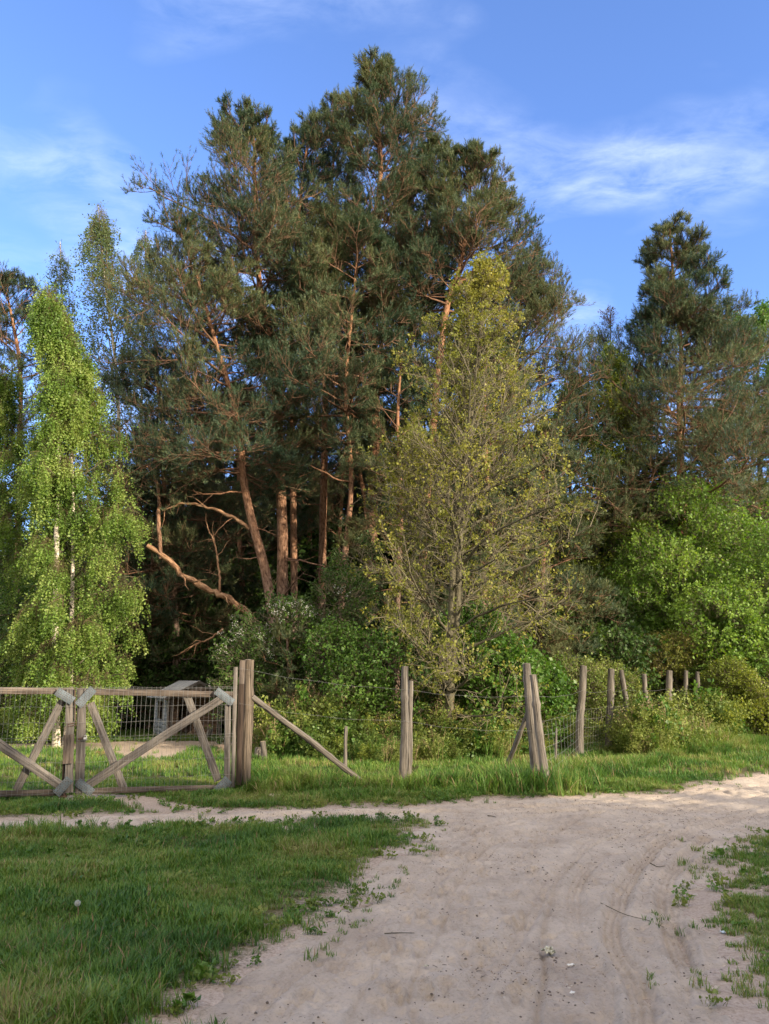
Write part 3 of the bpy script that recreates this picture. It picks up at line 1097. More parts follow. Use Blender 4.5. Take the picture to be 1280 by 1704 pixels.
# long grass along the fence foot and round the posts
fx = rg.uniform(-2.2, 9.5, 5200)
fy = 11.9 + 0.9 * rg.random(5200) + np.clip(fx - 2.3, 0, 9) * 1.45 * 0.75 - 0.1 + 0.2 * vn(fx * 2, fx, 3)
kk = (vn(fx * 1.4, fy * 1.4, 77) > -0.18) & (sand_signed(fx, fy) < -0.15)
fx, fy = fx[kk], fy[kk]
pts.append(np.stack([fx, fy, hgt(fx, fy)], 1))
hh.append(rg.uniform(0.09, 0.25, len(fx)) * (1 + 0.5 * vn(fx * 1.1, fy * 1.1, 5)))
lo.append(np.ones(len(fx), int))
ux, uy = rg.uniform(-2.4, 18, 9000), rg.uniform(12.3, 26, 9000)      # tall meadow grass through the weeds
kk = inside(UNDER, ux, uy) & near_view(ux, uy)
ux, uy = ux[kk], uy[kk]
pts.append(np.stack([ux, uy, hgt(ux, uy)], 1))
hh.append(rg.uniform(0.28, 0.62, len(ux)))
lo.append(np.ones(len(ux), int))
for cx_, cy_, n_, h_, r_ in ((2.05, 11.75, 190, 0.34, 0.36), (0.28, 11.6, 110, 0.24, 0.22), (-1.75, 11.65, 110, 0.22, 0.25), (-0.6, 11.9, 130, 0.22, 0.4), (1.5, 11.85, 120, 0.26, 0.4), (3.2, 13.4, 150, 0.3, 0.5), (-3.9, 8.55, 60, 0.15, 0.35)):
    px_, py_ = rg.normal(cx_, r_, n_), rg.normal(cy_, r_ * 0.7, n_)
    pts.append(np.stack([px_, py_, hgt(px_, py_)], 1))
    hh.append(rg.uniform(0.6, 1.15, n_) * h_)
    lo.append(np.ones(n_, int))
P = np.concatenate(pts)
cx, cy = rg.uniform(-6, 6, 9000), 3.0 + 9 * rg.random(9000)
cs = sand_signed(cx, cy)
ck = near_view(cx, cy) & (cs < 0.08) & (rg.random(9000) < np.where(cx > 0.8, 0.10, np.where(cs > -0.6, 0.30, 0.14))) & (vn(cx * 1.6, cy * 1.6, 95) > -0.12)
cx, cy = cx[ck], cy[ck]
P = np.concatenate([P, np.stack([cx, cy, hgt(cx, cy) + 0.01], 1)])
hh.append(rg.uniform(0.05, 0.095, len(cx)))
lo.append(np.full(len(cx), 2))
H = np.concatenate(hh)
LO = np.concatenate(lo)
dq = gnd(128, 1534)
keep_ = ~((np.abs(P[:, 0] - dq.x) < 0.045) & (P[:, 1] < dq.y + 0.02) & (P[:, 1] > dq.y - 0.28))
P, H, LO = P[keep_], H[keep_], LO[keep_]
n = len(P)
rot = np.stack([rg.normal(0, 0.10, n), rg.normal(0, 0.10, n), rg.random(n) * 6.283], 1)
hz_ = np.where(LO == 1, np.maximum(H, 0.11) * 1.15, H)
hr = np.where(LO == 1, np.clip(hz_, 0.12, 0.35), np.clip(hz_, 0.055, 0.12))
scatter('grass', short + long_ + [clover(400 + k, M['bush_leaf']) for k in range(3)] + [clover(410 + k, M['nettle_leaf']) for k in range(3)], P, rot, np.stack([hr, hr, hz_], 1), rg.integers(0, 6, n) + 6 * LO)
print('grass tufts', n)

# grit, crumbs of bark and dead leaf bits on the sand
def grit(seed, mat, flat):
    g = np.random.default_rng(seed)
    mb = MB()
    ang = np.arange(6) / 6 * 6.283
    rr = g.uniform(0.6, 1.2, 6)
    low = np.stack([np.cos(ang) * rr, np.sin(ang) * rr, np.zeros(6) - 0.1], 1)
    mid = low * g.uniform(0.6, 0.8) + [0, 0, flat]
    top = np.array([[g.normal(0, .1), g.normal(0, .1), flat * 1.25]])
    V = np.vstack([low, mid, top])
    F4 = np.array([[i, (i + 1) % 6, 6 + (i + 1) % 6, 6 + i] for i in range(6)])
    mb.add(V, F4)
    mb.f.append(np.array([[6 + i, 6 + (i + 1) % 6, 12] for i in range(6)]))
    mb.uv.append(np.zeros((18, 2), np.float32))
    mb.mi.append(np.zeros(6, np.int32))
    return mb.mesh('grit', mat, False)


def bit(seed, mat):
    g = np.random.default_rng(seed)
    mb = MB()
    p = np.array([[0, 0, 0.4], [1.5, g.uniform(-.6, .6), 0.5], [3.2, g.uniform(-1, 1), 0.3]])
    tubes(mb, p[None], np.array([[0.22, 0.2, 0.12]]), 4)
    return mb.mesh('bit', mat)


m_, nt_, b_ = newmat('pale_crumbs')
b_.inputs['Base Color'].default_value = (0.5, 0.45, 0.38, 1)
M['pale'] = m_
m_, nt_, b_ = newmat('dark_crumbs')
b_.inputs['Base Color'].default_value = (0.10, 0.075, 0.055, 1)
M['crumb'] = m_
n0 = 60000
x = rg.uniform(-2.4, 5.5, n0)
y = 3.0 + 9.0 * rg.random(n0) ** 1.5
s = sand_signed(x, y)
k = (s > -0.05) & near_view(x, y) & (rg.random(n0) < np.clip(0.35 + 1.3 * fbm(x * 1.5, y * 1.5, 88, 3), 0.04, 1))
x, y = x[k], y[k]
z = road_z(x, y)
n = len(x)
sz = 0.0028 + 0.0075 * rg.random(n) ** 3
idx = rg.choice(7, n, p=[0.12, 0.1, 0.28, 0.22, 0.04, 0.14, 0.10])
scatter('grit', [grit(1, M['pale'], 0.6), grit(2, M['sand'], 0.7), grit(3, M['crumb'], 0.4), grit(4, M['crumb'], 0.6), bit(7, M['pale']), bit(5, M['crumb']), bit(6, M['dry'])],
        np.stack([x, y, z], 1), np.stack([rg.normal(0, .2, n), rg.normal(0, .2, n), rg.random(n) * 6.283], 1), np.repeat(sz[:, None], 3, 1), idx)

# ------------------------------------------------------------------ undergrowth: nettles, brambles, elder seedlings
def weed(seed, leaf, stems=6, ll=0.062, lw=0.036, dry=False):
    """unit-high clump"""
    g = np.random.default_rng(seed)
    mb = MB()
    P0 = np.stack([g.normal(0, 0.10, stems), g.normal(0, 0.10, stems), np.zeros(stems) - .05], 1)
    D0 = np.stack([g.normal(0, 0.28, stems), g.normal(0, 0.28, stems), np.ones(stems)], 1)
    L = g.uniform(0.6, 1.12, stems)
    P = grow(g, P0, D0, L, 6, 0.05, 0.18)
    tubes(mb, P, np.linspace(0.008, 0.003, 7)[None] * np.ones((stems, 1)), 4, 1)
    if not dry:
        st, D, LL, t = sprout(g, P, L, 13, 0.22, 1.0, 60, 0.28, 1.0, 0.6, 0.15)
        LL = np.clip(LL, 0.07, 0.3)
        P2 = grow(g, st, D, LL, 2, -0.05, 0.2)
        tubes(mb, P2, np.array([[0.004, 0.003, 0.002]]) * np.ones((len(P2), 1)), 3, 1)
        for q in range(3):
            tv, tf = leaf_spray(seed * 7 + q, 5, 1.0, 0, 0, 0)
            tv, tf = leaf_spray(seed * 7 + q, 6, 0.17, ll, lw)
            sel = np.arange(len(st)) % 3 == q
            place(mb, tv, tf, st[sel] + (P2[sel, -1] - st[sel]) * 0.3, P2[sel, -1] - st[sel], 0.8 + 0.5 * g.random(sel.sum()), g)
        tv, tf = leaf_spray(seed, 8, 0.13, ll * 0.8, lw * 0.8)
        place(mb, tv, tf, P[:, -2], P[:, -1] - P[:, -2] + [0, 0, .1], np.ones(stems), g)
    else:
        st, D, LL, t = sprout(g, P, L, 6, 0.5, 1.0, 35, 0.3)
        P2 = grow(g, st, D, np.clip(LL, .05, .2), 2, 0.1, 0.2)
        tubes(mb, P2, np.array([[0.004, 0.003, 0.002]]) * np.ones((len(P2), 1)), 3, 1)
        tv, tf = leaf_spray(seed, 5, 0.06, 0.03, 0.012)
        place(mb, tv, tf, P2[:, -1], D, np.ones(len(D)), g)
    return mb.mesh('weed', [leaf, M['dry'] if dry else M['nettle_leaf']])


weeds = [weed(300 + k, M['nettle_leaf']) for k in range(4)] + [weed(310 + k, M['bush_leaf'], 5, 0.085, 0.06) for k in range(2)] + \
        [weed(320, M['lime_leaf'], 6, 0.06, 0.035)] + [weed(330, M['dry'], 7, dry=True), weed(331, M['dry'], 5, dry=True)]
n0 = 12500
x = rg.uniform(-2.6, 20, n0)
y = rg.uniform(12.4, 30, n0)
k = inside(UNDER, x + 0.5 * vn(x * 1.3, y * 1.3, 66), y + 0.9 * vn(x * 1.1, y * 1.1, 67)) & (vn(x * 0.9, y * 0.9, 63) > -0.29) & near_view(x, y)
x, y = x[k], y[k]
n = len(x)
ud, _, _ = dist_poly(UNDER, x, y)
hgt_ = (0.58 + 0.48 * rg.random(n)) * np.clip(0.38 + ud * 0.75, 0.38, 1.05) * (1 + 1.0 * vn(x * 0.7, y * 0.7, 64)) * np.clip(0.50 + (y - 12.7) * 0.22, 0.45, 1.2) * np.where(x > 4.5, 1.0, 1.05)
idx = rg.choice(9, n, p=[0.14, 0.14, 0.14, 0.12, 0.08, 0.06, 0.14, 0.10, 0.08])
sl_ = np.clip(hgt_, 0.5, 1.2)
scatter('undergrowth', weeds, np.stack([x, y, hgt(x, y)], 1), np.stack([rg.normal(0, .1, n), rg.normal(0, .1, n), rg.random(n) * 6.283], 1),
        np.stack([sl_, sl_, hgt_], 1), idx)
print('weeds', n)
# low weeds on the forest floor, behind the yard
n0 = 2600
x = rg.uniform(-22, 26, n0)
y = rg.uniform(20.5, 40, n0)
hutp = gnd(300, 1233)
k = (patch_signed(x, y) < -0.3) & ((np.abs(x - hutp.x) > 1.6) | (y > hutp.y + 3.5))
x, y = x[k], y[k]
n = len(x)
hg = 0.35 + 0.5 * rg.random(n)
scatter('woodland_ground_cover', weeds[:6], np.stack([x, y, hgt(x, y)], 1), np.stack([rg.normal(0, .1, n), rg.normal(0, .1, n), rg.random(n) * 6.283], 1),
        np.stack([hg * 1.3, hg * 1.3, hg], 1), rg.integers(0, 6, n))

# ------------------------------------------------------------------ trees
SHOOTS = [needle_shoot(500 + k) for k in range(4)]


def trunk_line(pxs, D, n=26, base=True):
    """photo points (px, py[, depth offset]) -> smooth world polyline, set on the ground"""
    pts = [np.array(at(p[0], p[1], D + (p[2] if len(p) > 2 else 0))) for p in pxs]
    if base:
        b0 = pts[0].copy()
        b0[2] = hz(b0[0], b0[1]) - 0.15
        if pts[0][2] > 0.6:
            pts = [b0] + pts
        else:
            pts[0] = b0
    return resample(pts, n)


def tree_root(name, T, label, cat, group=None):
    loc = Vector((T[0][0], T[0][1], hz(T[0][0], T[0][1])))
    return empty(name, loc, label, cat, group)


def trunk_radii(n, r0, r1, flare=0.35):
    t = np.linspace(0, 1, n)
    return r1 + (r0 - r1) * (1 - t) ** 0.85 + r0 * flare * np.exp(-t * 22)


def pt_on(T, t):
    x = np.clip(t, 0, 0.9999) * (len(T) - 1)
    i = x.astype(int)
    f = (x - i)[:, None]
    return T[i] * (1 - f) + T[np.minimum(i + 1, len(T) - 1)] * f, norm(T[np.minimum(i + 1, len(T) - 1)] - T[i])


def pine(label, pxs, D, r0, tc, prof, nl, seed, asym=(0, 0), group=None, k2=15, k3=9, dead=8, elev=(2, 58), name='pine_tree', needle='needle', dens=1.0, extra=None, tscale=1.0):
    g = np.random.default_rng(seed)
    T = trunk_line(pxs, D)
    root = tree_root(name, T, label, 'tree', group)
    H = T[-1][2] - T[0][2]
    mt = MB()
    R = trunk_radii(len(T), r0, 0.025)
    tubes(mt, T[None], R[None], 12, 0, rough=0.03, rng=g)
    t = tc + (0.985 - tc) * ((np.arange(nl) + g.random(nl) * 0.9) / nl)
    s = (t - tc) / (1 - tc)
    P0, TD = pt_on(T, t)
    az = np.arange(nl) * 2.399 + g.normal(0, 0.5, nl)
    el = np.radians(elev[0] + (elev[1] - elev[0]) * s ** 1.2 + g.normal(0, 7, nl))
    D0 = np.stack([np.cos(az) * np.cos(el), np.sin(az) * np.cos(el), np.sin(el)], 1)
    L = np.interp(s, [q[0] for q in prof], [q[1] for q in prof]) * g.uniform(0.72, 1.18, nl) * (1 + asym[0] * np.cos(az - math.radians(asym[1])))
    L = np.maximum(L, 0.35)
    P1 = grow(g, P0, D0, L, 8, lambda q: -0.05 + 0.22 * q, 0.30)
    R1 = np.outer(np.clip(0.008 + 0.0105 * L, 0.01, R[0] * .5), np.linspace(1, 0.25, 9))
    tubes(mt, P1, R1, 6, 1)
    if dead:                                   # bare, broken lower limbs
        td = g.uniform(max(0.12, tc - 0.38), tc + 0.12, dead)
        p0, _ = pt_on(T, td)
        azd = g.random(dead) * 6.283
        dd = np.stack([np.cos(azd), np.sin(azd), g.uniform(-0.25, 0.35, dead)], 1)
        Ld = g.uniform(0.4, 2.2, dead)
        Pd = grow(g, p0, dd, Ld, 7, 0.1, 0.45)
        tubes(mt, Pd, np.outer(0.014 + 0.010 * Ld, np.linspace(1, 0.2, 8)), 5, 0)
        st, Dq, LLq, _ = sprout(g, Pd, Ld, 4, 0.3, 1.0, 55, 0.45)
        Pq = grow(g, st, Dq, LLq, 4, 0.0, 0.4)
        tubes(mt, Pq, np.ones((len(Pq), 1)) * np.linspace(0.009, 0.003, 5), 3, 0)
    mt.build('trunk', [M['pine_bark'], M['pine_limb']], root)
    mc = MB()
    st, D2, L2, t2 = sprout(g, P1, L, k2, 0.22, 1.0, 52, 0.46, 0.55, 0.5, 0.10)
    Lp = np.repeat(L, k2)
    kp = g.random(len(Lp)) < np.clip(Lp / 2.3, 0.24, 1.0)
    st, D2, L2 = st[kp], D2[kp], L2[kp]
    L2 = np.clip(L2, 0.25, 1.5)
    P2 = grow(g, st, D2, L2, 4, 0.16, 0.25)
    tubes(mc, P2, np.ones((len(P2), 1)) * np.linspace(0.012, 0.005, 5), 3, 1)
    st3, D3, L3, t3 = sprout(g, P2, L2, k3, 0.25, 1.0, 48, 0.5, 0.7, 0.4, 0.2)
    L3 = np.clip(L3, 0.12, 0.6)
    P3 = grow(g, st3, D3, L3, 2, 0.25, 0.15)
    tubes(mc, P3, np.ones((len(P3), 1)) * np.array([0.006, 0.005, 0.004]), 3, 1)
    # needle shoots at the ends and along the last third of the twigs
    pos = np.concatenate([P3[:, -1], P3[:, 1], P2[:, -1], P2[:, 3], P1[:, -1]])
    dr = np.concatenate([P3[:, -1] - P3[:, 1], P3[:, 1] - P3[:, 0], P2[:, -1] - P2[:, -2], P2[:, 3] - P2[:, 2], P1[:, -1] - P1[:, -2]])
    dr = norm(dr) + np.array([0, 0, 0.45]) + g.normal(0, 0.18, dr.shape)
    keep = g.random(len(pos)) < dens
    pos, dr = pos[keep], dr[keep]
    # leader candles
    nt_ = 10
    tt, _ = pt_on(T, g.uniform(0.95, 1.0, nt_))
    pos = np.concatenate([pos, tt + g.normal(0, 0.06, tt.shape)])
    dr = np.concatenate([dr, np.tile([0, 0, 1.0], (nt_, 1)) + g.normal(0, 0.2, (nt_, 3))])
    w = g.integers(0, 4, len(pos))
    sc = g.uniform(0.75, 1.25, len(pos)) * tscale
    for q in range(4):
        k_ = w == q
        place(mc, *SHOOTS[q], pos[k_], dr[k_], sc[k_], g)
    mc.build('crown', [M[needle], M['pine_twig']], root)
    if extra:
        for (ex, r_a, r_b, mat_) in extra:
            me_ = MB()
            E = resample([np.array(at(p[0], p[1], D + (p[2] if len(p) > 2 else 0))) for p in ex], 26)
            E[1:-1] += g.normal(0, 0.35, (24, 3)) * max(r_a, r_b) * 0.6
            tubes(me_, E[None], (np.linspace(r_a, r_b, 26) * (1 + 0.10 * g.normal(0, 1, 26)))[None], 9, 0, cap=True, rough=0.06, rng=g)
            st, Dq, LLq, _ = sprout(g, E[None], np.array([1.2]), 5, 0.2, 1.0, 50, 0.7)
            Pq = grow(g, st, Dq, LLq, 4, 0.1, 0.5)
            tubes(me_, Pq, np.ones((len(Pq), 1)) * np.linspace(r_b * 0.5 + .006, 0.003, 5), 4, 0)
            me_.build('branch', [M[mat_]], root)
    return root


SUNNY = dict(k2=11, k3=5)
pA = pine('tall pine with the thickest trunk and a wide bushy crown left of the highest treetop', [(474, 1200), (470, 1000), (470, 880), (462, 690), (455, 600), (436, 500), (425, 400), (424, 280), (421, 192)],
          22.0, 0.185, 0.47, [(0, 2.8), (0.25, 3.0), (0.55, 2.5), (0.8, 1.3), (1, 0.35)], 76, 1, (0.22, 180), dead=12, elev=(0, 62),
          extra=[([(468, 700), (440, 690), (410, 700), (385, 720)], 0.05, 0.02, 'dead_bark'), ([(463, 735), (430, 722), (395, 716)], 0.045, 0.02, 'dead_bark')])
pF = pine('leaning pine whose bent orange trunk curves left in front of the dark thicket', [(458, 1080), (452, 1010), (437, 930), (420, 870), (405, 800), (401, 745), (386, 660), (365, 590), (345, 520), (322, 440)],
          20.6, 0.165, 0.50, [(0, 2.2), (0.3, 2.9), (0.6, 2.6), (0.85, 1.7), (1, 0.6)], 56, 2, (0.30, 180), dead=8, elev=(-6, 45),
          extra=[([(416, 880), (390, 862), (350, 845), (305, 838), (270, 850)], 0.06, 0.02, 'dead_bark'),
                 ([(372, 992), (352, 985), (325, 968), (300, 955), (278, 930), (245, 908)][::-1] + [(400, 1012, .3), (430, 1040, .6)], 0.062, 0.10, 'dead_bark'),
                 ([(366, 985), (364, 945), (357, 905), (345, 878)], 0.035, 0.015, 'dead_bark'),
                 ([(268, 930), (264, 870), (262, 810), (252, 780), (236, 778)], 0.06, 0.035, 'pine_bark'),
                 ([(372, 1046), (350, 1062), (320, 1075), (300, 1088)], 0.035, 0.015, 'dead_bark')])
pB2 = pine('slender pine with a straight orange trunk just right of the thickest trunk', [(491, 1150), (489, 900), (487, 760), (485, 600), (490, 480), (500, 330), (514, 220)],
           23.5, 0.13, 0.60, [(0, 1.8), (0.4, 2.0), (0.8, 1.6), (1, 0.35)], 54, 3, (0.1, 90), dead=10)
pB = pine('slim pine with a brightly lit straight trunk left of the highest treetop', [(534, 1150), (537, 900), (541, 700), (541, 580), (545, 450), (553, 300), (562, 165)],
          25.0, 0.16, 0.60, [(0, 1.8), (0.4, 1.9), (0.8, 1.5), (1, 0.35)], 54, 4, dead=12)
pC = pine('tallest pine of the clump, topping every other tree with a narrow spire of branches', [(610, 1150), (618, 1000), (620, 850), (624, 700), (622, 560), (617, 430), (633, 300), (630, 210), (624, 122)],
          23.0, 0.23, 0.50, [(0, 2.2), (0.35, 2.3), (0.6, 2.0), (0.85, 1.5), (1, 0.45)], 84, 5, (0.1, 0), dead=12, elev=(10, 72),
          extra=[([(612, 900), (607, 830), (600, 790), (585, 690), (570, 640), (535, 600)], 0.07, 0.02, 'pine_bark'), ([(600, 795), (575, 790), (545, 795)], 0.03, 0.012, 'dead_bark')])
pD0 = pine('dense olive-crowned pine standing directly right of the tallest pine', [(660, 1150), (664, 900), (672, 700), (690, 500), (712, 360), (722, 250)],
           24.2, 0.17, 0.48, [(0, 2.3), (0.4, 2.2), (0.8, 1.6), (1, 0.4)], 66, 6, elev=(8, 66), dead=10)
pD = pine('open-crowned pine leaning out right, directly over the yellow-green budding tree', [(700, 1130), (705, 900), (722, 700), (742, 520), (762, 460), (776, 385), (782, 310), (770, 258)],
          22.2, 0.15, 0.50, [(0, 2.6), (0.4, 1.9), (0.75, 1.2), (1, 0.3)], 60, 7, (0.15, 0), dead=8, elev=(4, 60),
          extra=[([(752, 485), (790, 450), (835, 425), (872, 400)], 0.07, 0.02, 'pine_bark')])
pE = pine('pine on the right shoulder of the clump, mostly hidden behind the budding tree', [(838, 1150), (845, 900), (850, 700), (862, 560), (872, 440)],
          25.5, 0.17, 0.40, [(0, 3.1), (0.4, 2.5), (0.8, 1.5), (1, 0.3)], 84, 8, (0.3, 0), dead=4, elev=(0, 55))
pR = pine('lone dark pine with layered boughs, standing apart above the round green bush', [(1140, 1100), (1136, 900), (1133, 780), (1131, 660), (1134, 580), (1122, 480), (1114, 370)],
          27.0, 0.19, 0.35, [(0, 4.9), (0.2, 4.9), (0.38, 4.0), (0.48, 2.6), (0.6, 2.1), (0.75, 1.75), (0.9, 1.0), (1, 0.15)], 100, 9, (0.15, 0), dead=5, elev=(-10, 34), tscale=1.15, k2=20,
          extra=[([(1131, 700), (1118, 690), (1108, 668), (1102, 645)], 0.06, 0.03, 'pine_bark'), ([(1133, 670), (1165, 650), (1200, 632), (1262, 612)], 0.07, 0.03, 'pine_bark')])
pL = pine('pine cut by the left edge of the photo behind the young birch', [(22, 1150), (30, 900), (32, 760), (34, 620), (18, 520), (8, 478)],
          28.0, 0.15, 0.38, [(0, 2.2), (0.5, 2.2), (0.8, 1.2), (1, 0.5)], 44, 10, dead=10)
pM = pine('low pine filling the middle of the clump with drooping shaded boughs', [(560, 1160), (572, 950), (585, 800), (575, 650), (590, 480), (600, 370)],
          21.5, 0.11, 0.55, [(0, 2.0), (0.3, 2.4), (0.7, 1.7), (1, 0.2)], 56, 12, (0.2, 200), dead=8, elev=(-5, 50))
pN = pine('bushy pine sapling at the foot of the clump beside the white hawthorn', [(470, 1205), (480, 1150), (478, 1060)],
          18.2, 0.05, 0.05, [(0, 0.9), (0.5, 0.75), (1, 0.2)], 26, 13, dead=0, elev=(10, 55), k2=7, k3=4)
pO = pine('short dull brown-green pine over the dark thicket left of the clump', [(300, 1190), (290, 1000), (275, 850), (270, 700), (255, 600)],
          24.0, 0.13, 0.22, [(0, 2.4), (0.4, 2.5), (0.8, 1.5), (1, 0.2)], 56, 14, dead=10, elev=(-12, 45))

pP = pine('thick low-branched pine behind the small budding tree, needles nearly down to the undergrowth', [(660, 1160), (662, 1000), (668, 850), (662, 700), (668, 600)],
          20.5, 0.10, 0.30, [(0, 1.0), (0.3, 1.4), (0.7, 1.3), (1, 0.4)], 40, 15, dead=3, elev=(-5, 50))
pQ = pine('thick low-branched pine directly behind the two-stemmed budding tree', [(800, 1150), (805, 1000), (812, 850), (806, 680), (812, 560)],
          21.5, 0.13, 0.14, [(0, 1.8), (0.3, 2.2), (0.7, 1.7), (1, 0.4)], 70, 16, dead=3, elev=(-5, 50))
pS = pine('low-branched pine at the right foot of the clump, above the dark shrubs', [(900, 1150), (903, 1000), (905, 850), (900, 720)],
          23.0, 0.12, 0.14, [(0, 1.8), (0.4, 2.0), (0.8, 1.3), (1, 0.4)], 60, 17, dead=3, elev=(-5, 50))
pT = pine('squat pine filling the gap low between the bent pine and the young birch', [(250, 1160), (252, 1000), (258, 860), (262, 740)],
          24.5, 0.12, 0.16, [(0, 2.2), (0.4, 2.3), (0.8, 1.4), (1, 0.4)], 60, 18, dead=5, elev=(-8, 45))

# far pines beyond the clump: copies that close the view between the trunks
BG = 'pines in the dark wood behind the clump'
BGL = 'background pine standing in the dark wood behind the front pines'
g = np.random.default_rng(77)
srcs = [pA, pD0, pE, pB, pM, pO]
far_spots = [(-17, 34), (-13.5, 31), (-10.5, 33), (-8.4, 29), (-6.6, 32), (-5.0, 28.5), (-3.2, 31), (-1.8, 28), (0.2, 31), (1.6, 28.5), (3.4, 31), (4.6, 27.5), (6.2, 31),
             (8.0, 33), (9.5, 30), (11, 34), (13, 32.5), (15.5, 31), (-8.5, 36), (-15, 35), (-20, 36), (17.5, 34), (20.5, 36), (-12, 37), (-4, 36), (2, 36), (6, 38), (24, 35)]
for i, (x_, y_) in enumerate(far_spots):
    s_ = srcs[i % len(srcs)]
    hgoal = {0: 15.5, 1: 13.5}.get(0 if -7 < x_ < 5 else 1) * g.uniform(0.88, 1.08)
    if x_ > 7:
        hgoal = g.uniform(9.5, 11)
    if x_ < -9:
        hgoal = g.uniform(9, 11.5)
    h0 = {pA: 20.5, pD0: 21, pE: 17.5, pB: 24.5, pM: 17, pO: 14}[s_]
    copy_thing(s_, (x_, y_, hz(x_, y_)), g.random() * 6.283, hgoal / h0, BGL, BG, zs=hgoal / h0)


def broad(label, pxs, D, r0, seed, prof, nl, t0, elev, leaf, twig, bark, name, droop=False, k2=8, k3=6, spray=None, L2f=0.42, L3f=0.42, keep=1.0, leafdens=1.0, asym=(0, 0),
          forks=None, wander=0.25, ksp=3, lscale=1.0, group=None, up1=0.12, hang=(0.35, 1.1)):
    g = np.random.default_rng(seed)
    T = trunk_line(pxs, D, 30)
    root = tree_root(name, T, label, 'tree', group)
    mt = MB()
    stems = [T] + [trunk_line(f, D, 24, base=False) for f in (forks or [])]
    P1s, Ls = [], []
    for q, S_ in enumerate(stems):
        rr = r0 if q == 0 else r0 * 0.8
        R = trunk_radii(len(S_), rr, 0.012, 0.35 if q == 0 else 0)
        tubes(mt, S_[None], R[None], 10, 0, rough=0.025, rng=g)
        m_ = nl if q == 0 else int(nl * 0.55)
        t = t0 + (0.98 - t0) * ((np.arange(m_) + g.random(m_) * 0.9) / m_)
        s = (t - t0) / (1 - t0)
        P0, TD = pt_on(S_, t)
        az = np.arange(m_) * 2.399 + g.normal(0, 0.5, m_)
        el = np.radians(elev[0] + (elev[1] - elev[0]) * s + g.normal(0, 6, m_))
        D0 = np.stack([np.cos(az) * np.cos(el), np.sin(az) * np.cos(el), np.sin(el)], 1)
        zf = (P0[:, 2] - T[0][2]) / (T[-1][2] - T[0][2])
        L = np.interp(zf, [p[0] for p in prof], [p[1] for p in prof]) * g.uniform(0.7, 1.15, m_) * (1 + asym[0] * np.cos(az - math.radians(asym[1])))
        L = np.maximum(L, 0.3)
        P1 = grow(g, P0, D0, L, 8, (lambda u: 0.10 - 0.75 * u ** 1.5) if droop else up1, wander)
        rl = np.clip(0.008 + 0.011 * L, 0.008, rr * .6)
        tubes(mt, P1, np.outer(rl, np.linspace(1, 0.25, 9)), 6, 1)
        P1s.append(P1)
        Ls.append(L)
    mt.build('trunk', [M[bark], M['grey_bark']], root)
    P1, L = np.concatenate(P1s), np.concatenate(Ls)
    mc = MB()
    st, D2, L2, _ = sprout(g, P1, L, k2, 0.15, 1.0, 45, L2f, 0.8, 0.5, 0.05)
    L2 = np.clip(L2, 0.2, 2.0)
    P2 = grow(g, st, D2, L2, 5, -0.25 if droop else up1, wander)
    tubes(mc, P2, np.ones((len(P2), 1)) * np.linspace(0.009, 0.0035, 6), 4, 1)
    st3, D3, L3, _ = sprout(g, P2, L2, k3, 0.1, 1.0, 50, L3f, 1.0, 0.4)
    if droop:
        D3 = norm(D3 * 0.55 + np.array([0, 0, -0.9]))
        L3 = g.uniform(hang[0], hang[1], len(L3))
        P3 = grow(g, st3, D3, L3, 4, -0.5, 0.15)
    else:
        L3 = np.clip(L3, 0.12, 0.9)
        P3 = grow(g, st3, D3, L3, 4, up1, wander)
    k_ = g.random(len(P3)) < keep
    # nothing may grow into the ground
    k_ &= P3[:, -1, 2] > 0.35
    P3 = P3[k_]
    tubes(mc, P3, np.ones((len(P3), 1)) * np.linspace(0.0045, 0.0028, 5) * (0.6 if droop else 1), 3, 1)
    pos, dr = [P2[:, -1]], [P2[:, -1] - P2[:, -2]]
    for q in range(5 - ksp, 5):
        pos.append(P3[:, q])
        dr.append(P3[:, q] - P3[:, q - 1])
    pos, dr = np.concatenate(pos), norm(np.concatenate(dr))
    k_ = g.random(len(pos)) < leafdens
    pos, dr = pos[k_], dr[k_]
    w = g.integers(0, 4, len(pos))
    for q in range(4):
        tv, tf = leaf_spray(seed * 10 + q, **spray)
        j = w == q
        place(mc, tv, tf, pos[j], dr[j] + g.normal(0, .15, (j.sum(), 3)), g.uniform(0.6, 1.4, j.sum()) * lscale, g)
    mc.build('crown', [M[leaf], M[twig]], root)
    return root


BSP = dict(n=9, L=0.23, ll=0.046, lw=0.036)
broad('young fresh green birch with a straight white trunk, right behind the gate', [(96, 1236), (92, 1100), (94, 900), (98, 720), (96, 580), (88, 530), (78, 492)], 18.6, 0.085, 41,
      [(0, 1.5), (0.15, 1.8), (0.42, 1.65), (0.62, 1.15), (0.8, 0.6), (1, 0.12)], 48, 0.10, (28, 62), 'birch_leaf', 'birch_twig', 'birch_bark', 'birch_tree', True, k2=9, k3=8, spray=BSP, hang=(0.3, 0.9), leafdens=0.9, asym=(0.7, 75), ksp=3)
broad('second slender birch stem just right of the white-trunked birch, leafy on its right side', [(108, 1238), (116, 1160), (120, 1000), (122, 850), (120, 720), (136, 600)], 19.0, 0.07, 42,
      [(0, 1.4), (0.3, 1.9), (0.6, 1.7), (0.85, 0.9), (1, 0.25)], 48, 0.10, (18, 55), 'birch_leaf', 'birch_twig', 'birch_bark', 'birch_tree', True, k2=9, k3=8, spray=BSP, hang=(0.25, 0.7), asym=(0.25, 30), leafdens=0.95, ksp=4)
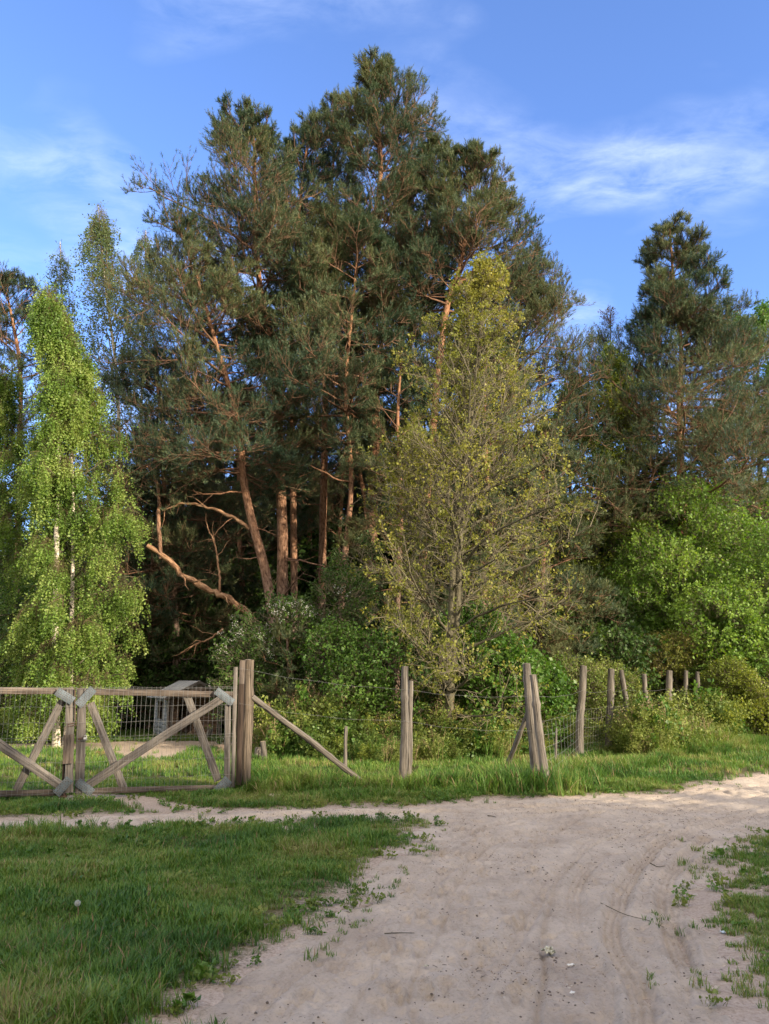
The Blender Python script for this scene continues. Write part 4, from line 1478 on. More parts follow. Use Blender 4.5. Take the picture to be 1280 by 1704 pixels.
broad('leafy birch half cut off by the left edge of the photo', [(-22, 1245), (-20, 1000), (-12, 800), (8, 610)], 20.2, 0.07, 43,
      [(0, 1.4), (0.3, 1.9), (0.7, 1.6), (1, 0.4)], 38, 0.08, (25, 60), 'birch_leaf', 'birch_twig', 'birch_bark', 'birch_tree', True, k2=12, k3=8, spray=BSP, hang=(0.3, 0.9))
FSP = dict(n=6, L=0.26, ll=0.060, lw=0.045)
broad('tall weeping birch behind, its pale feathery top standing highest at the left', [(190, 1150), (198, 900), (196, 650), (176, 480), (163, 340)], 29.0, 0.12, 44,
      [(0.3, 1.2), (0.6, 2.2), (0.8, 1.7), (1, 0.3)], 46, 0.45, (35, 70), 'birch_far', 'birch_twig', 'birch_bark', 'birch_tree', True, k2=7, k3=6, spray=FSP, leafdens=0.62, lscale=1.2, hang=(0.4, 1.4))
broad('thin weeping birch between the tall feathery birch and the pines', [(225, 1150), (232, 900), (236, 650), (240, 500), (243, 382)], 30.0, 0.10, 45,
      [(0.4, 0.8), (0.7, 1.4), (1, 0.3)], 34, 0.5, (45, 75), 'birch_far', 'birch_twig', 'birch_bark', 'birch_tree', True, k2=6, k3=6, spray=FSP, leafdens=0.55, lscale=1.2, hang=(0.4, 1.3))
broad('weeping birch top low at the left, pale green against the sky', [(120, 1150), (112, 800), (106, 600), (100, 402)], 31.0, 0.10, 46,
      [(0.3, 1.0), (0.7, 1.5), (1, 0.3)], 34, 0.45, (45, 75), 'birch_far', 'birch_twig', 'birch_bark', 'birch_tree', True, k2=6, k3=6, spray=FSP, leafdens=0.55, lscale=1.2, hang=(0.4, 1.3))
MSP = dict(n=6, L=0.09, ll=0.052, lw=0.038)
broad('half-bare budding tree with two grey stems and yellow-green leaf tufts, in front of the pines', [(748, 1200), (752, 1120), (762, 1000), (767, 880), (778, 780), (789, 640), (800, 540), (806, 440)], 16.6, 0.105, 47,
      [(0, 1.9), (0.2, 2.5), (0.45, 2.6), (0.72, 1.75), (1, 0.35)], 60, 0.13, (22, 70), 'maple_leaf', 'twig', 'grey_bark', 'budding_tree', False, k2=9, k3=8, spray=MSP, L2f=0.5, L3f=0.48,
      leafdens=0.54, wander=0.36, ksp=2, lscale=1.0, up1=0.13, asym=(0.12, 0),
      forks=[[(747, 1130), (752, 1000), (757, 900), (766, 840), (776, 720), (768, 600), (772, 500)]])
broad('small budding tree with grey-brown twigs left of the two-stemmed budding tree', [(683, 1200), (684, 1100), (690, 950), (680, 820), (678, 740)], 18.0, 0.05, 48,
      [(0, 1.0), (0.5, 1.6), (1, 0.4)], 26, 0.15, (25, 62), 'maple_leaf', 'twig', 'grey_bark', 'budding_tree', False, k2=8, k3=7, spray=MSP, L2f=0.5, L3f=0.5, leafdens=0.7, wander=0.4, ksp=1)
LSP = dict(n=8, L=0.26, ll=0.075, lw=0.055)
broad('airy yellow-green tree between the budding tree and the lone dark pine', [(985, 1150), (990, 950), (1000, 800), (1015, 700), (1030, 600)], 27.0, 0.15, 49,
      [(0.2, 2.2), (0.6, 2.4), (1, 0.6)], 34, 0.30, (25, 60), 'lime_leaf', 'twig', 'grey_bark', 'broadleaf_tree', False, k2=9, k3=6, spray=LSP, leafdens=0.9, ksp=3)
broad('yellow-green broadleaf tree showing between the budding tree and the dark forked tree', [(945, 1150), (948, 900), (950, 760), (955, 640)], 30.0, 0.14, 52,
      [(0.1, 2.4), (0.6, 2.5), (1, 0.6)], 38, 0.15, (20, 60), 'lime_leaf', 'twig', 'grey_bark', 'broadleaf_tree', False, k2=9, k3=6, spray=LSP, leafdens=0.8, ksp=2, lscale=1.2)
broad('deep green broadleaf tree filling the gap left of the trunk of the lone dark pine', [(1070, 1150), (1068, 950), (1072, 800), (1070, 690)], 31.0, 0.14, 53,
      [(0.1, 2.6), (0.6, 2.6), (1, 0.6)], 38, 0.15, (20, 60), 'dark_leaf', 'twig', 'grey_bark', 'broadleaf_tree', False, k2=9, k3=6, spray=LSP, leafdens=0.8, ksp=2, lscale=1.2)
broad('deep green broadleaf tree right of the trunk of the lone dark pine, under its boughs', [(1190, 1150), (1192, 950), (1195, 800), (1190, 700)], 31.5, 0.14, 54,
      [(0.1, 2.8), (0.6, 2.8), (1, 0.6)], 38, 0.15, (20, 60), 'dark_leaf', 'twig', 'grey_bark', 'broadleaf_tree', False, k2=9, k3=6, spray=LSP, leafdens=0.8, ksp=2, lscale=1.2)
broad('bronze-leaved thin treetop against the sky left of the lone dark pine', [(1020, 1150), (1022, 900), (1018, 700), (1016, 520)], 29.0, 0.12, 50,
      [(0.5, 1.6), (0.8, 1.6), (1, 0.5)], 26, 0.62, (35, 65), 'needle_brown', 'twig', 'grey_bark', 'broadleaf_tree', False, k2=7, k3=5, spray=dict(n=5, L=0.16, ll=0.05, lw=0.035), leafdens=0.5, ksp=2)
broad('bright green broadleaf tree rising at the right edge behind the lone dark pine', [(1270, 1150), (1268, 900), (1262, 700), (1262, 535)], 30.0, 0.2, 51,
      [(0.2, 3.2), (0.6, 3.2), (1, 0.9)], 44, 0.25, (15, 60), 'bush_leaf', 'twig', 'grey_bark', 'broadleaf_tree', False, k2=9, k3=6, spray=LSP, leafdens=0.75, ksp=3, lscale=1.2)


def bush(label, balls, n, seed, leaf, spray, name='bush', cat='bush', lsc=1.0, gaps=-0.17, stemm='grey_bark', blossom=None, nst=16, group=None, upb=0.35):
    """balls: (x, y, z, rx, ry, rz) lobes; shoots sit in a ragged shell round them and point out and up; stems run up from the foot"""
    g = np.random.default_rng(seed)
    balls = np.array(balls, float)
    bx, by = balls[:, 0].mean(), balls[:, 1].mean()
    root = empty(name, Vector((bx, by, hz(bx, by))), label, cat, group)
    vol = balls[:, 3] * balls[:, 4] + balls[:, 5] * balls[:, 3]
    w = g.choice(len(balls), n, p=vol / vol.sum())
    d = norm(g.normal(0, 1, (n, 3)))
    lump = fbm(d[:, 0] * 2.3 + w * 5.1, d[:, 1] * 2.3 + d[:, 2] * 1.9, seed % 50, 3)
    rr = (0.98 - 0.42 * g.random(n) ** 1.6) * (1 + 0.38 * lump)
    B = balls[w]
    pos = B[:, :3] + d * B[:, 3:] * rr[:, None]
    nz = vn(pos[:, 0] * 1.5 + pos[:, 2] * 1.1, pos[:, 1] * 1.5 - pos[:, 2] * 1.7, seed + 3)
    # skirts: a share of the shoots hangs below the lobes down to the ground
    low = g.random(n) < 0.28
    pos[:, 2] = np.where(low & (d[:, 2] < 0.2), pos[:, 2] * g.random(n) ** 0.7, pos[:, 2])
    k = (nz > gaps) & (pos[:, 2] > 0.08)
    pos, d = pos[k], d[k]
    dr = norm(d * [1, 1, 0.7] + np.array([0, 0, upb]) + g.normal(0, 0.35, d.shape))
    mc = MB()
    q = g.integers(0, 4, len(pos))
    for j in range(4):
        tv, tf = leaf_spray(seed * 10 + j, **spray)
        s_ = q == j
        place(mc, tv, tf, pos[s_], dr[s_], g.uniform(0.7, 1.3, s_.sum()) * lsc, g)
    L = spray['L'] * lsc
    tw = np.stack([pos - dr * L * 0.7, pos + dr * L * 0.8], 1)
    tubes(mc, tw, np.array([[0.005, 0.003]]) * np.ones((len(tw), 1)), 3, 1)
    mc.build('foliage', [M[leaf], M['twig']], root)
    ms = MB()
    nst = nst if len(balls) else 0
    tgt = pos[g.choice(len(pos), nst)]
    foot = np.stack([bx + g.normal(0, 0.25, nst) + (tgt[:, 0] - bx) * 0.25, by + g.normal(0, 0.25, nst) + (tgt[:, 1] - by) * 0.25, np.zeros(nst) - 0.1], 1)
    u = np.linspace(0, 1, 7)[None, :, None]
    Pm = foot[:, None] * (1 - u) + tgt[:, None] * u
    Pm[..., 2] += 0.25 * np.sin(u[..., 0] * np.pi) * (tgt[:, None, 2])
    Pm[:, 1:-1] += g.normal(0, 0.06, Pm[:, 1:-1].shape)
    hh_ = balls[:, 2].max()
    tubes(ms, Pm, np.ones((nst, 1)) * np.linspace(0.010 + 0.005 * hh_, 0.004, 7), 6, 0)
    ms.build('stems', [M[stemm]], root)
    if blossom:
        mbm = MB()
        k = (vn(pos[:, 0] * 1.9 + 3, pos[:, 2] * 1.9, 9) > blossom) & (d[:, 1] < 0.3)
        bp_ = pos[k] + d[k] * 0.08
        tv, tf = leaf_spray(seed, n=9, L=0.14, ll=0.024, lw=0.024)
        place(mbm, tv, tf, bp_, dr[k], g.uniform(0.5, 1.1, k.sum()), g)
        mbm.build('blossom', [M['blossom']], root)
    return root


def ball(px, py, D, rx, ry, rz):
    p = at(px, py, D)
    return (p.x, p.y, p.z, rx, ry, rz)


GSP = dict(n=9, L=0.30, ll=0.085, lw=0.060)
bush('big round bright green bush at the right, under the lone dark pine', [ball(1140, 926, 25.3167, 2.14, 2.14, 2.27), ball(1120, 996, 25.3167, 2.54, 2.54, 2.14), ball(1230, 946, 25.8167, 1.99, 2.12, 2.25), ball(1080, 1046, 25.3167, 1.74, 2.01, 1.87), ball(1140, 856, 25.6167, 1.06, 1.20, 1.20), ball(1230, 1046, 25.6167, 1.99, 1.99, 1.99)],
     11500, 60, 'fresh_leaf', GSP)
bush('lighter green bush in front of the big round bush at the right edge', [ball(1190, 1040, 22.44, 1.17, 1.12, 1.05), ball(1260, 1020, 22.64, 1.11, 1.11, 1.23), ball(1310, 980, 23.04, 1.47, 1.23, 1.71), ball(1240, 1110, 22.44, 1.35, 1.12, 1.12), ball(1320, 1100, 22.44, 1.35, 1.12, 1.23)],
     6500, 61, 'fresh_leaf', GSP)
bush('ochre-tinged low shrub behind the far fence posts', [ball(1115, 1092, 22.6667, 0.89, 0.72, 0.65), ball(1175, 1100, 22.8667, 0.71, 0.71, 0.54), ball(1060, 1112, 22.8667, 0.60, 0.60, 0.48)],
     4200, 62, 'ochre_leaf', dict(n=9, L=0.22, ll=0.045, lw=0.028), cat='shrub', name='shrub')
bush('yellow-green shrub spilling over the end of the fence at the right edge', [ball(1225, 1135, 21.3333, 0.78, 0.67, 0.56), ball(1290, 1150, 20.9333, 0.89, 0.68, 0.62), ball(1270, 1195, 20.7333, 0.79, 0.56, 0.39)],
     4200, 63, 'lime_leaf', dict(n=9, L=0.22, ll=0.050, lw=0.032), cat='shrub', name='shrub')
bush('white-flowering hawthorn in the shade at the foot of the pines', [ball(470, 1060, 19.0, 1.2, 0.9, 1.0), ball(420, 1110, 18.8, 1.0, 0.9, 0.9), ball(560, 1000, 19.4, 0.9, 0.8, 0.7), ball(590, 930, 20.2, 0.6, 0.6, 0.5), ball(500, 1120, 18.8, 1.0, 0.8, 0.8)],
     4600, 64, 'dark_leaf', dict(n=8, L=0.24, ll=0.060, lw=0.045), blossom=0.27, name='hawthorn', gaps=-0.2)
bush('leafy bush low behind the double fence posts, around the budding tree foot', [ball(640, 1110, 17.6, 0.9, 0.7, 0.9), ball(700, 1150, 17.2, 0.8, 0.6, 0.6), ball(600, 1150, 17.2, 0.8, 0.6, 0.7), ball(560, 1100, 17.8, 0.7, 0.6, 0.8)],
     3400, 65, 'bush_leaf', dict(n=8, L=0.24, ll=0.065, lw=0.05))
bush('green bush behind the leaning double post', [ball(830, 1130, 17.0, 0.9, 0.7, 0.8), ball(890, 1150, 18.2, 0.8, 0.6, 0.6), ball(790, 1070, 17.8, 0.7, 0.6, 0.7)],
     3200, 66, 'bush_leaf', GSP)
bush('dense bush of small leaves behind the right-hand fence run', [ball(960, 1140, 20.8, 0.93, 0.70, 0.70), ball(1020, 1150, 21.4, 1.05, 0.70, 0.70)],
     2400, 67, 'nettle_leaf', dict(n=8, L=0.24, ll=0.055, lw=0.04))
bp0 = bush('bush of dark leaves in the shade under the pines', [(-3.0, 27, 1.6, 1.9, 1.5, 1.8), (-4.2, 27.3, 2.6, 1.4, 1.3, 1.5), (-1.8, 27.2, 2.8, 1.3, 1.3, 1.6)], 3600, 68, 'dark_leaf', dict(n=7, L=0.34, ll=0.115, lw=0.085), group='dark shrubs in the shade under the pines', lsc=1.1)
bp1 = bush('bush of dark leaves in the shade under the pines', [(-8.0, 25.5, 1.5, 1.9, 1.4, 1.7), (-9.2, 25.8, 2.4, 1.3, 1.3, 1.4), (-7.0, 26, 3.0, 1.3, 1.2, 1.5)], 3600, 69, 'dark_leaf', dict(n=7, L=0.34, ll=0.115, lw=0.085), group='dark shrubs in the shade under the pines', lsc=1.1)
g = np.random.default_rng(5)
for i, (x_, y_, sc_) in enumerate([(-13, 27, 1.1), (-17, 28, 1.2), (-5.6, 24.6, .8), (-1.2, 25.2, 1.0), (1.2, 25.5, 1.1), (3.4, 24.6, 1.0), (5.4, 25.5, 1.1), (7.6, 26.5, 1.0), (9.6, 27.5, 1.2),
                                 (12.4, 27, 1.2), (15.5, 28, 1.3), (-10.6, 29, 1.4), (-6.8, 29.5, 1.5), (-3.6, 30, 1.6), (0.2, 30, 1.7), (3.0, 30, 1.6), (6.2, 30.5, 1.6), (9.4, 31, 1.5), (12.8, 32, 1.6), (-15, 31, 1.6), (18.5, 30, 1.5), (11, 36, 2.2), (9, 33, 2.2), (12.5, 34.5, 2.3), (16, 34, 2.2), (14.5, 37, 2.3), (7, 36, 2.4), (-8, 35, 2.4), (-13, 36, 2.3), (-3, 36, 2.6), (2, 37, 2.6), (18, 38, 2.4), (-18, 35, 2.0), (-2.9, 22.8, .6), (1.9, 22.4, .7), (6.4, 23.4, .8)]):
    b__ = (bp0, bp1)[i % 2]
    copy_thing(b__, (x_, y_, hz(x_, y_)), g.random() * 6.283, sc_)

# the wood behind the photographer: its evening shade covers the track and the near turf
g = np.random.default_rng(91)
n = 15000
wx = g.uniform(-22, 62, n)
top_ = 9.65 + 0.9 * vn(wx * 0.35, wx * 0, 5) + 0.5 * vn(wx * 1.1, wx * 0, 6)
wz = top_ * g.random(n) ** 0.8
wy = -8.0 - 5.0 * g.random(n)
mb = MB()
for j in range(3):
    tv, tf = leaf_spray(910 + j, 9, 0.8, 0.42, 0.32)
    s_ = np.arange(n) % 3 == j
    place(mb, tv, tf, np.stack([wx, wy, wz], 1)[s_], g.normal(0, 1, (s_.sum(), 3)) + [0, 0, .6], g.uniform(0.8, 1.2, s_.sum()), g)
tag(mb.build('woodland', M['dark_leaf']), kind='stuff')


# ------------------------------------------------------------------ gate
def gate_pt(px, py, off=0.0):
    """photo pixel -> point on the gate's upright plane (off: metres towards the camera)"""
    a_, b_ = gnd(0, 1327, 0.08), gnd(360, 1312, 0.08)
    dd = (b_ - a_)
    dd.z = 0
    nrm_ = Vector((dd.y, -dd.x, 0)).normalized()
    x, y, z = ray(px, py)
    r = Vector((x, y, z))
    t = nrm_.dot(a_ - Vector((0, 0, CAMZ))) / nrm_.dot(r)
    return Vector((0, 0, CAMZ)) + r * t + nrm_ * off


GA, GB = gnd(0, 1327, 0.08), gnd(360, 1312, 0.08)
GD = (GB - GA)
GD.z = 0
GD.normalize()
GN = Vector((GD.y, -GD.x, 0))


def box(mb, p0, p1, w, th, side, mi=0, bev=0.004, bow=0.0, rng=None):
    """board from p0 to p1: width w along 'side x length', thickness th along 'side' (the face normal)"""
    p0, p1 = np.array(p0), np.array(p1)
    T = p1 - p0
    L = np.linalg.norm(T)
    T = T / L
    N = np.array(side, float)
    N = N - T * N.dot(T)
    N /= np.linalg.norm(N)
    W = np.cross(T, N)
    k = 7
    sec = np.array([(-w / 2 + bev, -th / 2), (w / 2 - bev, -th / 2), (w / 2, -th / 2 + bev), (w / 2, th / 2 - bev), (w / 2 - bev, th / 2), (-w / 2 + bev, th / 2), (-w / 2, th / 2 - bev), (-w / 2, -th / 2 + bev)])
    per = np.concatenate([[0], np.cumsum(np.linalg.norm(np.roll(sec, -1, 0) - sec, axis=1))])
    V = []
    ph = float(p0[0] * 7 + p0[2] * 13) % 6.28
    for i in range(k):
        t = i / (k - 1)
        c = p0 + T * L * t + W * bow * math.sin(math.pi * t)
        jw = 1 + 0.025 * math.sin(ph + i * 2.1)
        for a_, b_ in sec:
            V.append(c + W * a_ * jw + N * b_)
    V = np.array(V)
    F, UV = [], []
    o = ph * 3
    for i in range(k - 1):
        for j in range(8):
            j2 = (j + 1) % 8
            F.append([i * 8 + j, i * 8 + j2, (i + 1) * 8 + j2, (i + 1) * 8 + j])
            l0, l1 = L * i / (k - 1) + o, L * (i + 1) / (k - 1) + o
            UV.append([(per[j] + o, l0), (per[j + 1] + o, l0), (per[j + 1] + o, l1), (per[j] + o, l1)])
    mb.add(V, F, UV, mi)
    mb.add(V[:8], [[7, 6, 5, 4, 3, 2, 1, 0]], [[(a_ + 5, b_) for a_, b_ in sec[::-1]]], mi)
    mb.add(V[-8:], [[0, 1, 2, 3, 4, 5, 6, 7]], [[(a_ + 5, b_) for a_, b_ in sec]], mi)


def board(parent, name, a, b, w, th=0.028, off=0.0, mat='board', bow=0.0):
    mb = MB()
    box(mb, gate_pt(*a, off), gate_pt(*b, off), w, th, GN, bow=bow)
    return mb.build(name, M[mat], parent, smooth=False)


def plate(parent, a, b, w, off=0.055):
    mb = MB()
    p, q = gate_pt(*a, off), gate_pt(*b, off)
    box(mb, p, q, w, 0.003, GN, bev=0.001)
    T = (q - p)
    L = T.length
    T.normalize()
    W = T.cross(GN)
    r_ = random.Random(int(a[0]))
    nx, ny = int(L / 0.028), int(w / 0.026)
    for i in range(nx):                       # punched nail holes, a few with nails
        for j in range(ny):
            if r_.random() < 0.12:
                continue
            c = p + T * (0.014 + 0.028 * i + 0.006 * (j % 2)) + W * (-w / 2 + 0.014 + 0.026 * j) + GN * 0.0022
            A = np.array([math.cos(v) for v in np.arange(6) * 1.047])
            B = np.array([math.sin(v) for v in np.arange(6) * 1.047])
            rr = 0.0062
            V = np.array(c)[None] + rr * (A[:, None] * np.array(T)[None] + B[:, None] * np.array(W)[None])
            mb.add(V, [[0, 1, 2, 3, 4, 5]], None, 1)
    return mb.build('corner_plate', [M['zinc'], M['rust']], parent, smooth=False)


def wire_panel(parent, x0, x1, off):
    """welded mesh stapled over the frame; rows of wire close together above, wide below"""
    mb = MB()
    a_, b_ = gate_pt(x0, 1240), gate_pt(x1, 1240)
    L = (b_ - a_).dot(GD)
    o = a_ + GN * off
    n = max(2, int(L / 0.062))
    rn = random.Random(3 + x0)
    ztop, zmid, zbot = 1.50, 0.78, 0.09
    P = []
    for i in range(n + 1):
        s = L * i / n + rn.uniform(-.003, .003)
        col = []
        for k in range(9):
            z = zbot + (ztop - zbot) * k / 8
            w = 0.006 * math.sin(z * 5 + i * 0.4)
            q = o + GD * (s + 0.004 * math.sin(z * 3 + i)) + GN * w
            col.append((q.x, q.y, z + (0.008 * math.sin(i * 0.35) if k == 8 else 0)))
        P.append(col)
    tubes(mb, np.array(P), np.full((len(P), 9), 0.0014), 4)
    rows = [1.485, 1.465, 1.23, 1.02, 0.83, 0.79, 0.50, 0.27, 0.11]
    P = []
    for z in rows:
        P.append([tuple((o + GD * (L * k / 24)) + GN * (0.004 + 0.004 * math.sin(k * 1.3 + z * 9)) + Vector((0, 0, z - o.z + 0.006 * math.sin(k * 0.9 + z * 5)))) for k in range(25)])
    tubes(mb, np.array(P), np.full((len(P), 25), 0.0015), 4)
    return mb.build('wire_mesh', M['wire'], parent)


gl = gate_pt(0, 1240)
root = empty('farm_gate', Vector(gate_pt(250, 1300)) * 1.0, 'right leaf of the wooden gate, meshed with wire, next to the thick round gate post', 'gate', 'leaves of the double gate')
root.location.z = 0.0
board(root, 'upright', (136.5, 1147), (132.5, 1320), 0.118, 0.040, 0.0)
board(root, 'upright', (379, 1172), (378, 1316), 0.085, 0.040, 0.0)
board(root, 'top_rail', (127, 1150.5), (388, 1156), 0.088, 0.034, -0.037, 'board_warm')
board(root, 'bottom_rail', (141, 1317), (378, 1311), 0.075, 0.034, -0.037, 'board_warm')
board(root, 'brace', (142, 1309), (374, 1159), 0.115, 0.028, 0.036, 'board')
board(root, 'brace', (150, 1170), (206, 1314), 0.105, 0.028, -0.070, 'board')
board(root, 'brace', (312, 1159), (364, 1300), 0.110, 0.028, -0.070, 'board')
plate(root, (130, 1174), (156, 1146), 0.115)
plate(root, (359, 1149), (387, 1170), 0.112)
plate(root, (129, 1300), (154, 1319), 0.112)
plate(root, (361, 1316), (380, 1296), 0.140)
wire_panel(root, 128, 388, 0.062)
mb = MB()
for zz in (1202, 1206):
    box(mb, gate_pt(113, zz + 3, 0.04), gate_pt(128, zz, 0.04), 0.012, 0.010, GN, bev=0.002)
box(mb, gate_pt(125, 1147, 0.045), gate_pt(125.3, 1200, 0.045), 0.016, 0.012, GN, bev=0.002)
box(mb, gate_pt(131, 1229, 0.05), gate_pt(141, 1227.5, 0.05), 0.030, 0.008, GN, bev=0.002)
mb.build('latch', M['rust'], root, smooth=False)
mb = MB()
c0 = gate_pt(142.5, 1229.5, 0.07)
box(mb, c0 + Vector((-.022, 0, 0)), c0 + Vector((.022, 0, 0.004)), 0.042, 0.018, GN, bev=0.005)
arc = [c0 + Vector((-0.018 + 0.0, 0, 0.02)), c0 + Vector((-0.018, 0, 0.040)), c0 + Vector((0.0, 0, 0.052)), c0 + Vector((0.016, 0, 0.040)), c0 + Vector((0.016, 0, 0.02))]
tubes(mb, np.array(arc)[None], np.full((1, 5), 0.0035), 6)
mb.build('padlock', M['brass'], root, smooth=False)

root = empty('farm_gate', gate_pt(0, 1300), 'left leaf of the wooden gate, running out of the photo at the left edge', 'gate', 'leaves of the double gate')
root.location.z = 0.0
board(root, 'upright', (116.5, 1147), (115, 1319), 0.105, 0.040, 0.0)
board(root, 'upright', (-146, 1147), (-146, 1335), 0.105, 0.040, 0.0)
board(root, 'top_rail', (-150, 1148), (122, 1150.5), 0.088, 0.034, -0.037, 'board_warm')
board(root, 'bottom_rail', (-150, 1325), (110, 1319), 0.080, 0.034, -0.037, 'board_warm')
board(root, 'brace', (-130, 1150), (101, 1307), 0.115, 0.028, 0.036, 'board')
board(root, 'brace', (103, 1166), (26, 1316), 0.105, 0.028, -0.070, 'board')
board(root, 'batten', (115.5, 1222), (113.5, 1270), 0.135, 0.030, 0.062, 'board_warm')
board(root, 'batten', (107, 1268), (106, 1300), 0.05, 0.06, -0.05, 'board_dark')
plate(root, (95, 1150), (122, 1167), 0.115)
plate(root, (94, 1321), (117, 1295), 0.112)
wire_panel(root, -150, 121, 0.062)
mb = MB()
box(mb, gate_pt(97, 1326, 0.0), gate_pt(112, 1325.5, 0.0), 0.02, 0.05, GN, bev=0.003)
box(mb, gate_pt(106.5, 1320, 0.0), gate_pt(106.8, 1331, 0.0), 0.03, 0.03, GN, bev=0.008)
mb.build('drop_bolt', M['rust'], root, smooth=False)


# ------------------------------------------------------------------ posts
def rpost(a, b, D, ra, rb, seed, name='fence_post', label=None, cat='post', group=None, knots=3, k=26, mat='post', Db=None, bury=0.12, sides=14):
    """round weathered post from foot a to head b (photo points) at distance D"""
    g = np.random.default_rng(seed)
    A, B = np.array(at(*a, D)), np.array(at(*b, Db if Db else D))
    zg = hz(A[0], A[1])
    T = (B - A) / np.linalg.norm(B - A)
    A = A + T * ((zg - bury) - A[2]) / max(T[2], 0.2)
    t = np.linspace(0, 1, k)[:, None]
    P = A * (1 - t) + B * t
    side = np.cross(T, [0, 1, 0])
    side /= np.linalg.norm(side)
    P += side * (0.22 * ra * np.sin(t * 5 + seed) + 0.16 * ra * vn(t * 4, t * 0 + seed, 3)) * np.sin(np.pi * np.clip(t * 1.1, 0, 1))
    tt = t[:, 0]
    R = ra + (rb - ra) * tt + 0.14 * ra * vn(tt * 7, tt * 0 + seed, 8) + 0.3 * ra * np.exp(-tt * 14)
    for q in range(knots):
        c = g.uniform(0.15, 0.9)
        R += 0.16 * ra * np.exp(-((tt - c) / 0.018) ** 2)
    root = empty(name, Vector((A[0], A[1], zg)), label, cat, group)
    mb = MB()
    ang = np.arange(sides) / sides * 6.283
    tubes(mb, P[None], R[None], sides, 0, cap=2, rough=0.022, rng=g)
    V = mb.v[0].reshape(k, sides, 3)
    # deep drying cracks: a few columns of vertices pulled in
    for q in range(2):
        j = g.integers(0, sides)
        k0, k1 = sorted(g.integers(0, k, 2))
        V[k0:k1 + 2, j] += (P[k0:k1 + 2] - V[k0:k1 + 2, j]) * 0.22
    mb.build('shaft', [M[mat], M['post_end']], root, smooth=True)
    return root


def gdist(px, py):
    return gnd(px, py).y


gp = rpost((408, 1302), (414, 1098), 11.75, 0.084, 0.076, 1, 'gate_post', 'thick round gate post with a dark plank nailed to its left side', 'post', mat='post_dark')
mb = MB()
box(mb, at(397, 1306, 11.62), at(402, 1138, 11.62), 0.080, 0.055, (0, -1, 0))
mb.build('plank', M['board_dark'], gp, smooth=False)
mb = MB()
box(mb, at(402, 1140, 11.62), at(403.5, 1099, 11.62), 0.075, 0.045, (0, -1, 0))
mb.build('block', M['board_warm'], gp, smooth=False)
mb = MB()
box(mb, at(387.5, 1310, 11.62), at(392.5, 1110, 11.62), 0.062, 0.032, (0.15, -1, 0))
mb.build('slat', M['board'], gp, smooth=False)

FP = 'posts of the wire fence'
posts = []
posts.append(rpost((671, 1305), (674, 1109), 11.7, 0.062, 0.052, 2, label='taller of the two posts standing together in the middle of the fence', group=FP))
posts.append(rpost((679, 1300), (684, 1133), 11.85, 0.048, 0.040, 3, label='shorter thin post pressed against the taller post in the middle of the fence', group=FP))
posts.append(rpost((892, 1290), (876, 1104), 11.95, 0.078, 0.062, 4, label='taller left post of the leaning pair beside the track', group=FP))
posts.append(rpost((910, 1308), (887, 1123), 11.55, 0.062, 0.055, 5, label='shorter right post of the leaning pair, its foot nearest the track', group=FP))
D5, D6 = gdist(965, 1263), gdist(1014, 1249)
posts.append(rpost((964, 1263), (971, 1108), D5, 0.086, 0.070, 6, label='pale fence post, first one right of the leaning pair', group=FP))
posts.append(rpost((1014, 1249), (1017, 1113), D6, 0.085, 0.075, 7, label='stout grey fence post, second one right of the leaning pair', group=FP))
posts.append(rpost((1048, 1215), (1034, 1115), 19.0, 0.072, 0.055, 8, label='fence post tilted to the left among the bushes, third one right of the leaning pair', group=FP))
posts.append(rpost((1078, 1200), (1072, 1122), 19.4, 0.070, 0.058, 9, label='short fence post sunk in weeds between the tilted post and a straight pale post', group=FP))
posts.append(rpost((1115, 1215), (1114, 1116), 19.8, 0.082, 0.078, 10, label='straight pale fence post rising out of the bushes, fifth one right of the leaning pair', group=FP))
posts.append(rpost((1141, 1200), (1142, 1116), 20.6, 0.056, 0.050, 11, label='thin grey fence post, fourth from the far end of the fence', group=FP))
posts.append(rpost((1162, 1200), (1161, 1118), 21.2, 0.062, 0.054, 12, label='reddish fence post, third from the far end of the fence', group=FP))
posts.append(rpost((1186, 1200), (1188, 1120), 21.8, 0.070, 0.062, 13, label='grey fence post, second from the far end of the fence', group=FP))
posts.append(rpost((1192, 1200), (1193, 1122), 22.3, 0.040, 0.035, 14, label='thin last post at the far end of the fence', group=FP))
rpost((613, 1308), (420, 1160), 12.0, 0.040, 0.046, 20, 'brace_pole', 'long slanting pole propping the thick gate post from the right', 'pole', Db=11.75, knots=5, k=40, bury=0.02)
rpost((844, 1272), (878, 1188), 12.6, 0.036, 0.036, 21, 'brace_pole', 'short slanting pole propping the leaning pair of posts from the left', 'pole', Db=12.05, bury=0.02)
rpost((574, 1276), (576, 1209), 13.6, 0.032, 0.030, 22, 'stake', 'small stake standing in the weeds where the slanting pole comes down', 'stake', bury=0.05)
rpost((925, 1262), (926, 1212), 15.2, 0.024, 0.020, 23, 'stake', 'thin grey stake in the weeds right of the leaning pair of posts', 'stake', bury=0.05)

# wires: barbed strands along the top, stock netting on the right-hand run
def head(o):
    me = o.children[0].data
    n = len(me.vertices)
    z = np.empty(n * 3, np.float32)
    me.vertices.foreach_get('co', z)
    z = z.reshape(-1, 3) + np.array(o.location)[None] * 0 + np.array(o.children[0].location)[None] + np.array(o.location)[None]
    top = z[z[:, 2] > z[:, 2].max() - 0.06].mean(0)
    bot = z[z[:, 2] < z[:, 2].min() + 0.06].mean(0)
    return bot, top


def strand(a, b, sag, k=14, seed=0):
    t = np.linspace(0, 1, k)[:, None]
    p = np.array(a) * (1 - t) + np.array(b) * t
    p[:, 2] -= sag * 4 * (t * (1 - t))[:, 0]
    p[:, 2] += 0.006 * np.sin(t[:, 0] * 17 + seed)
    return p


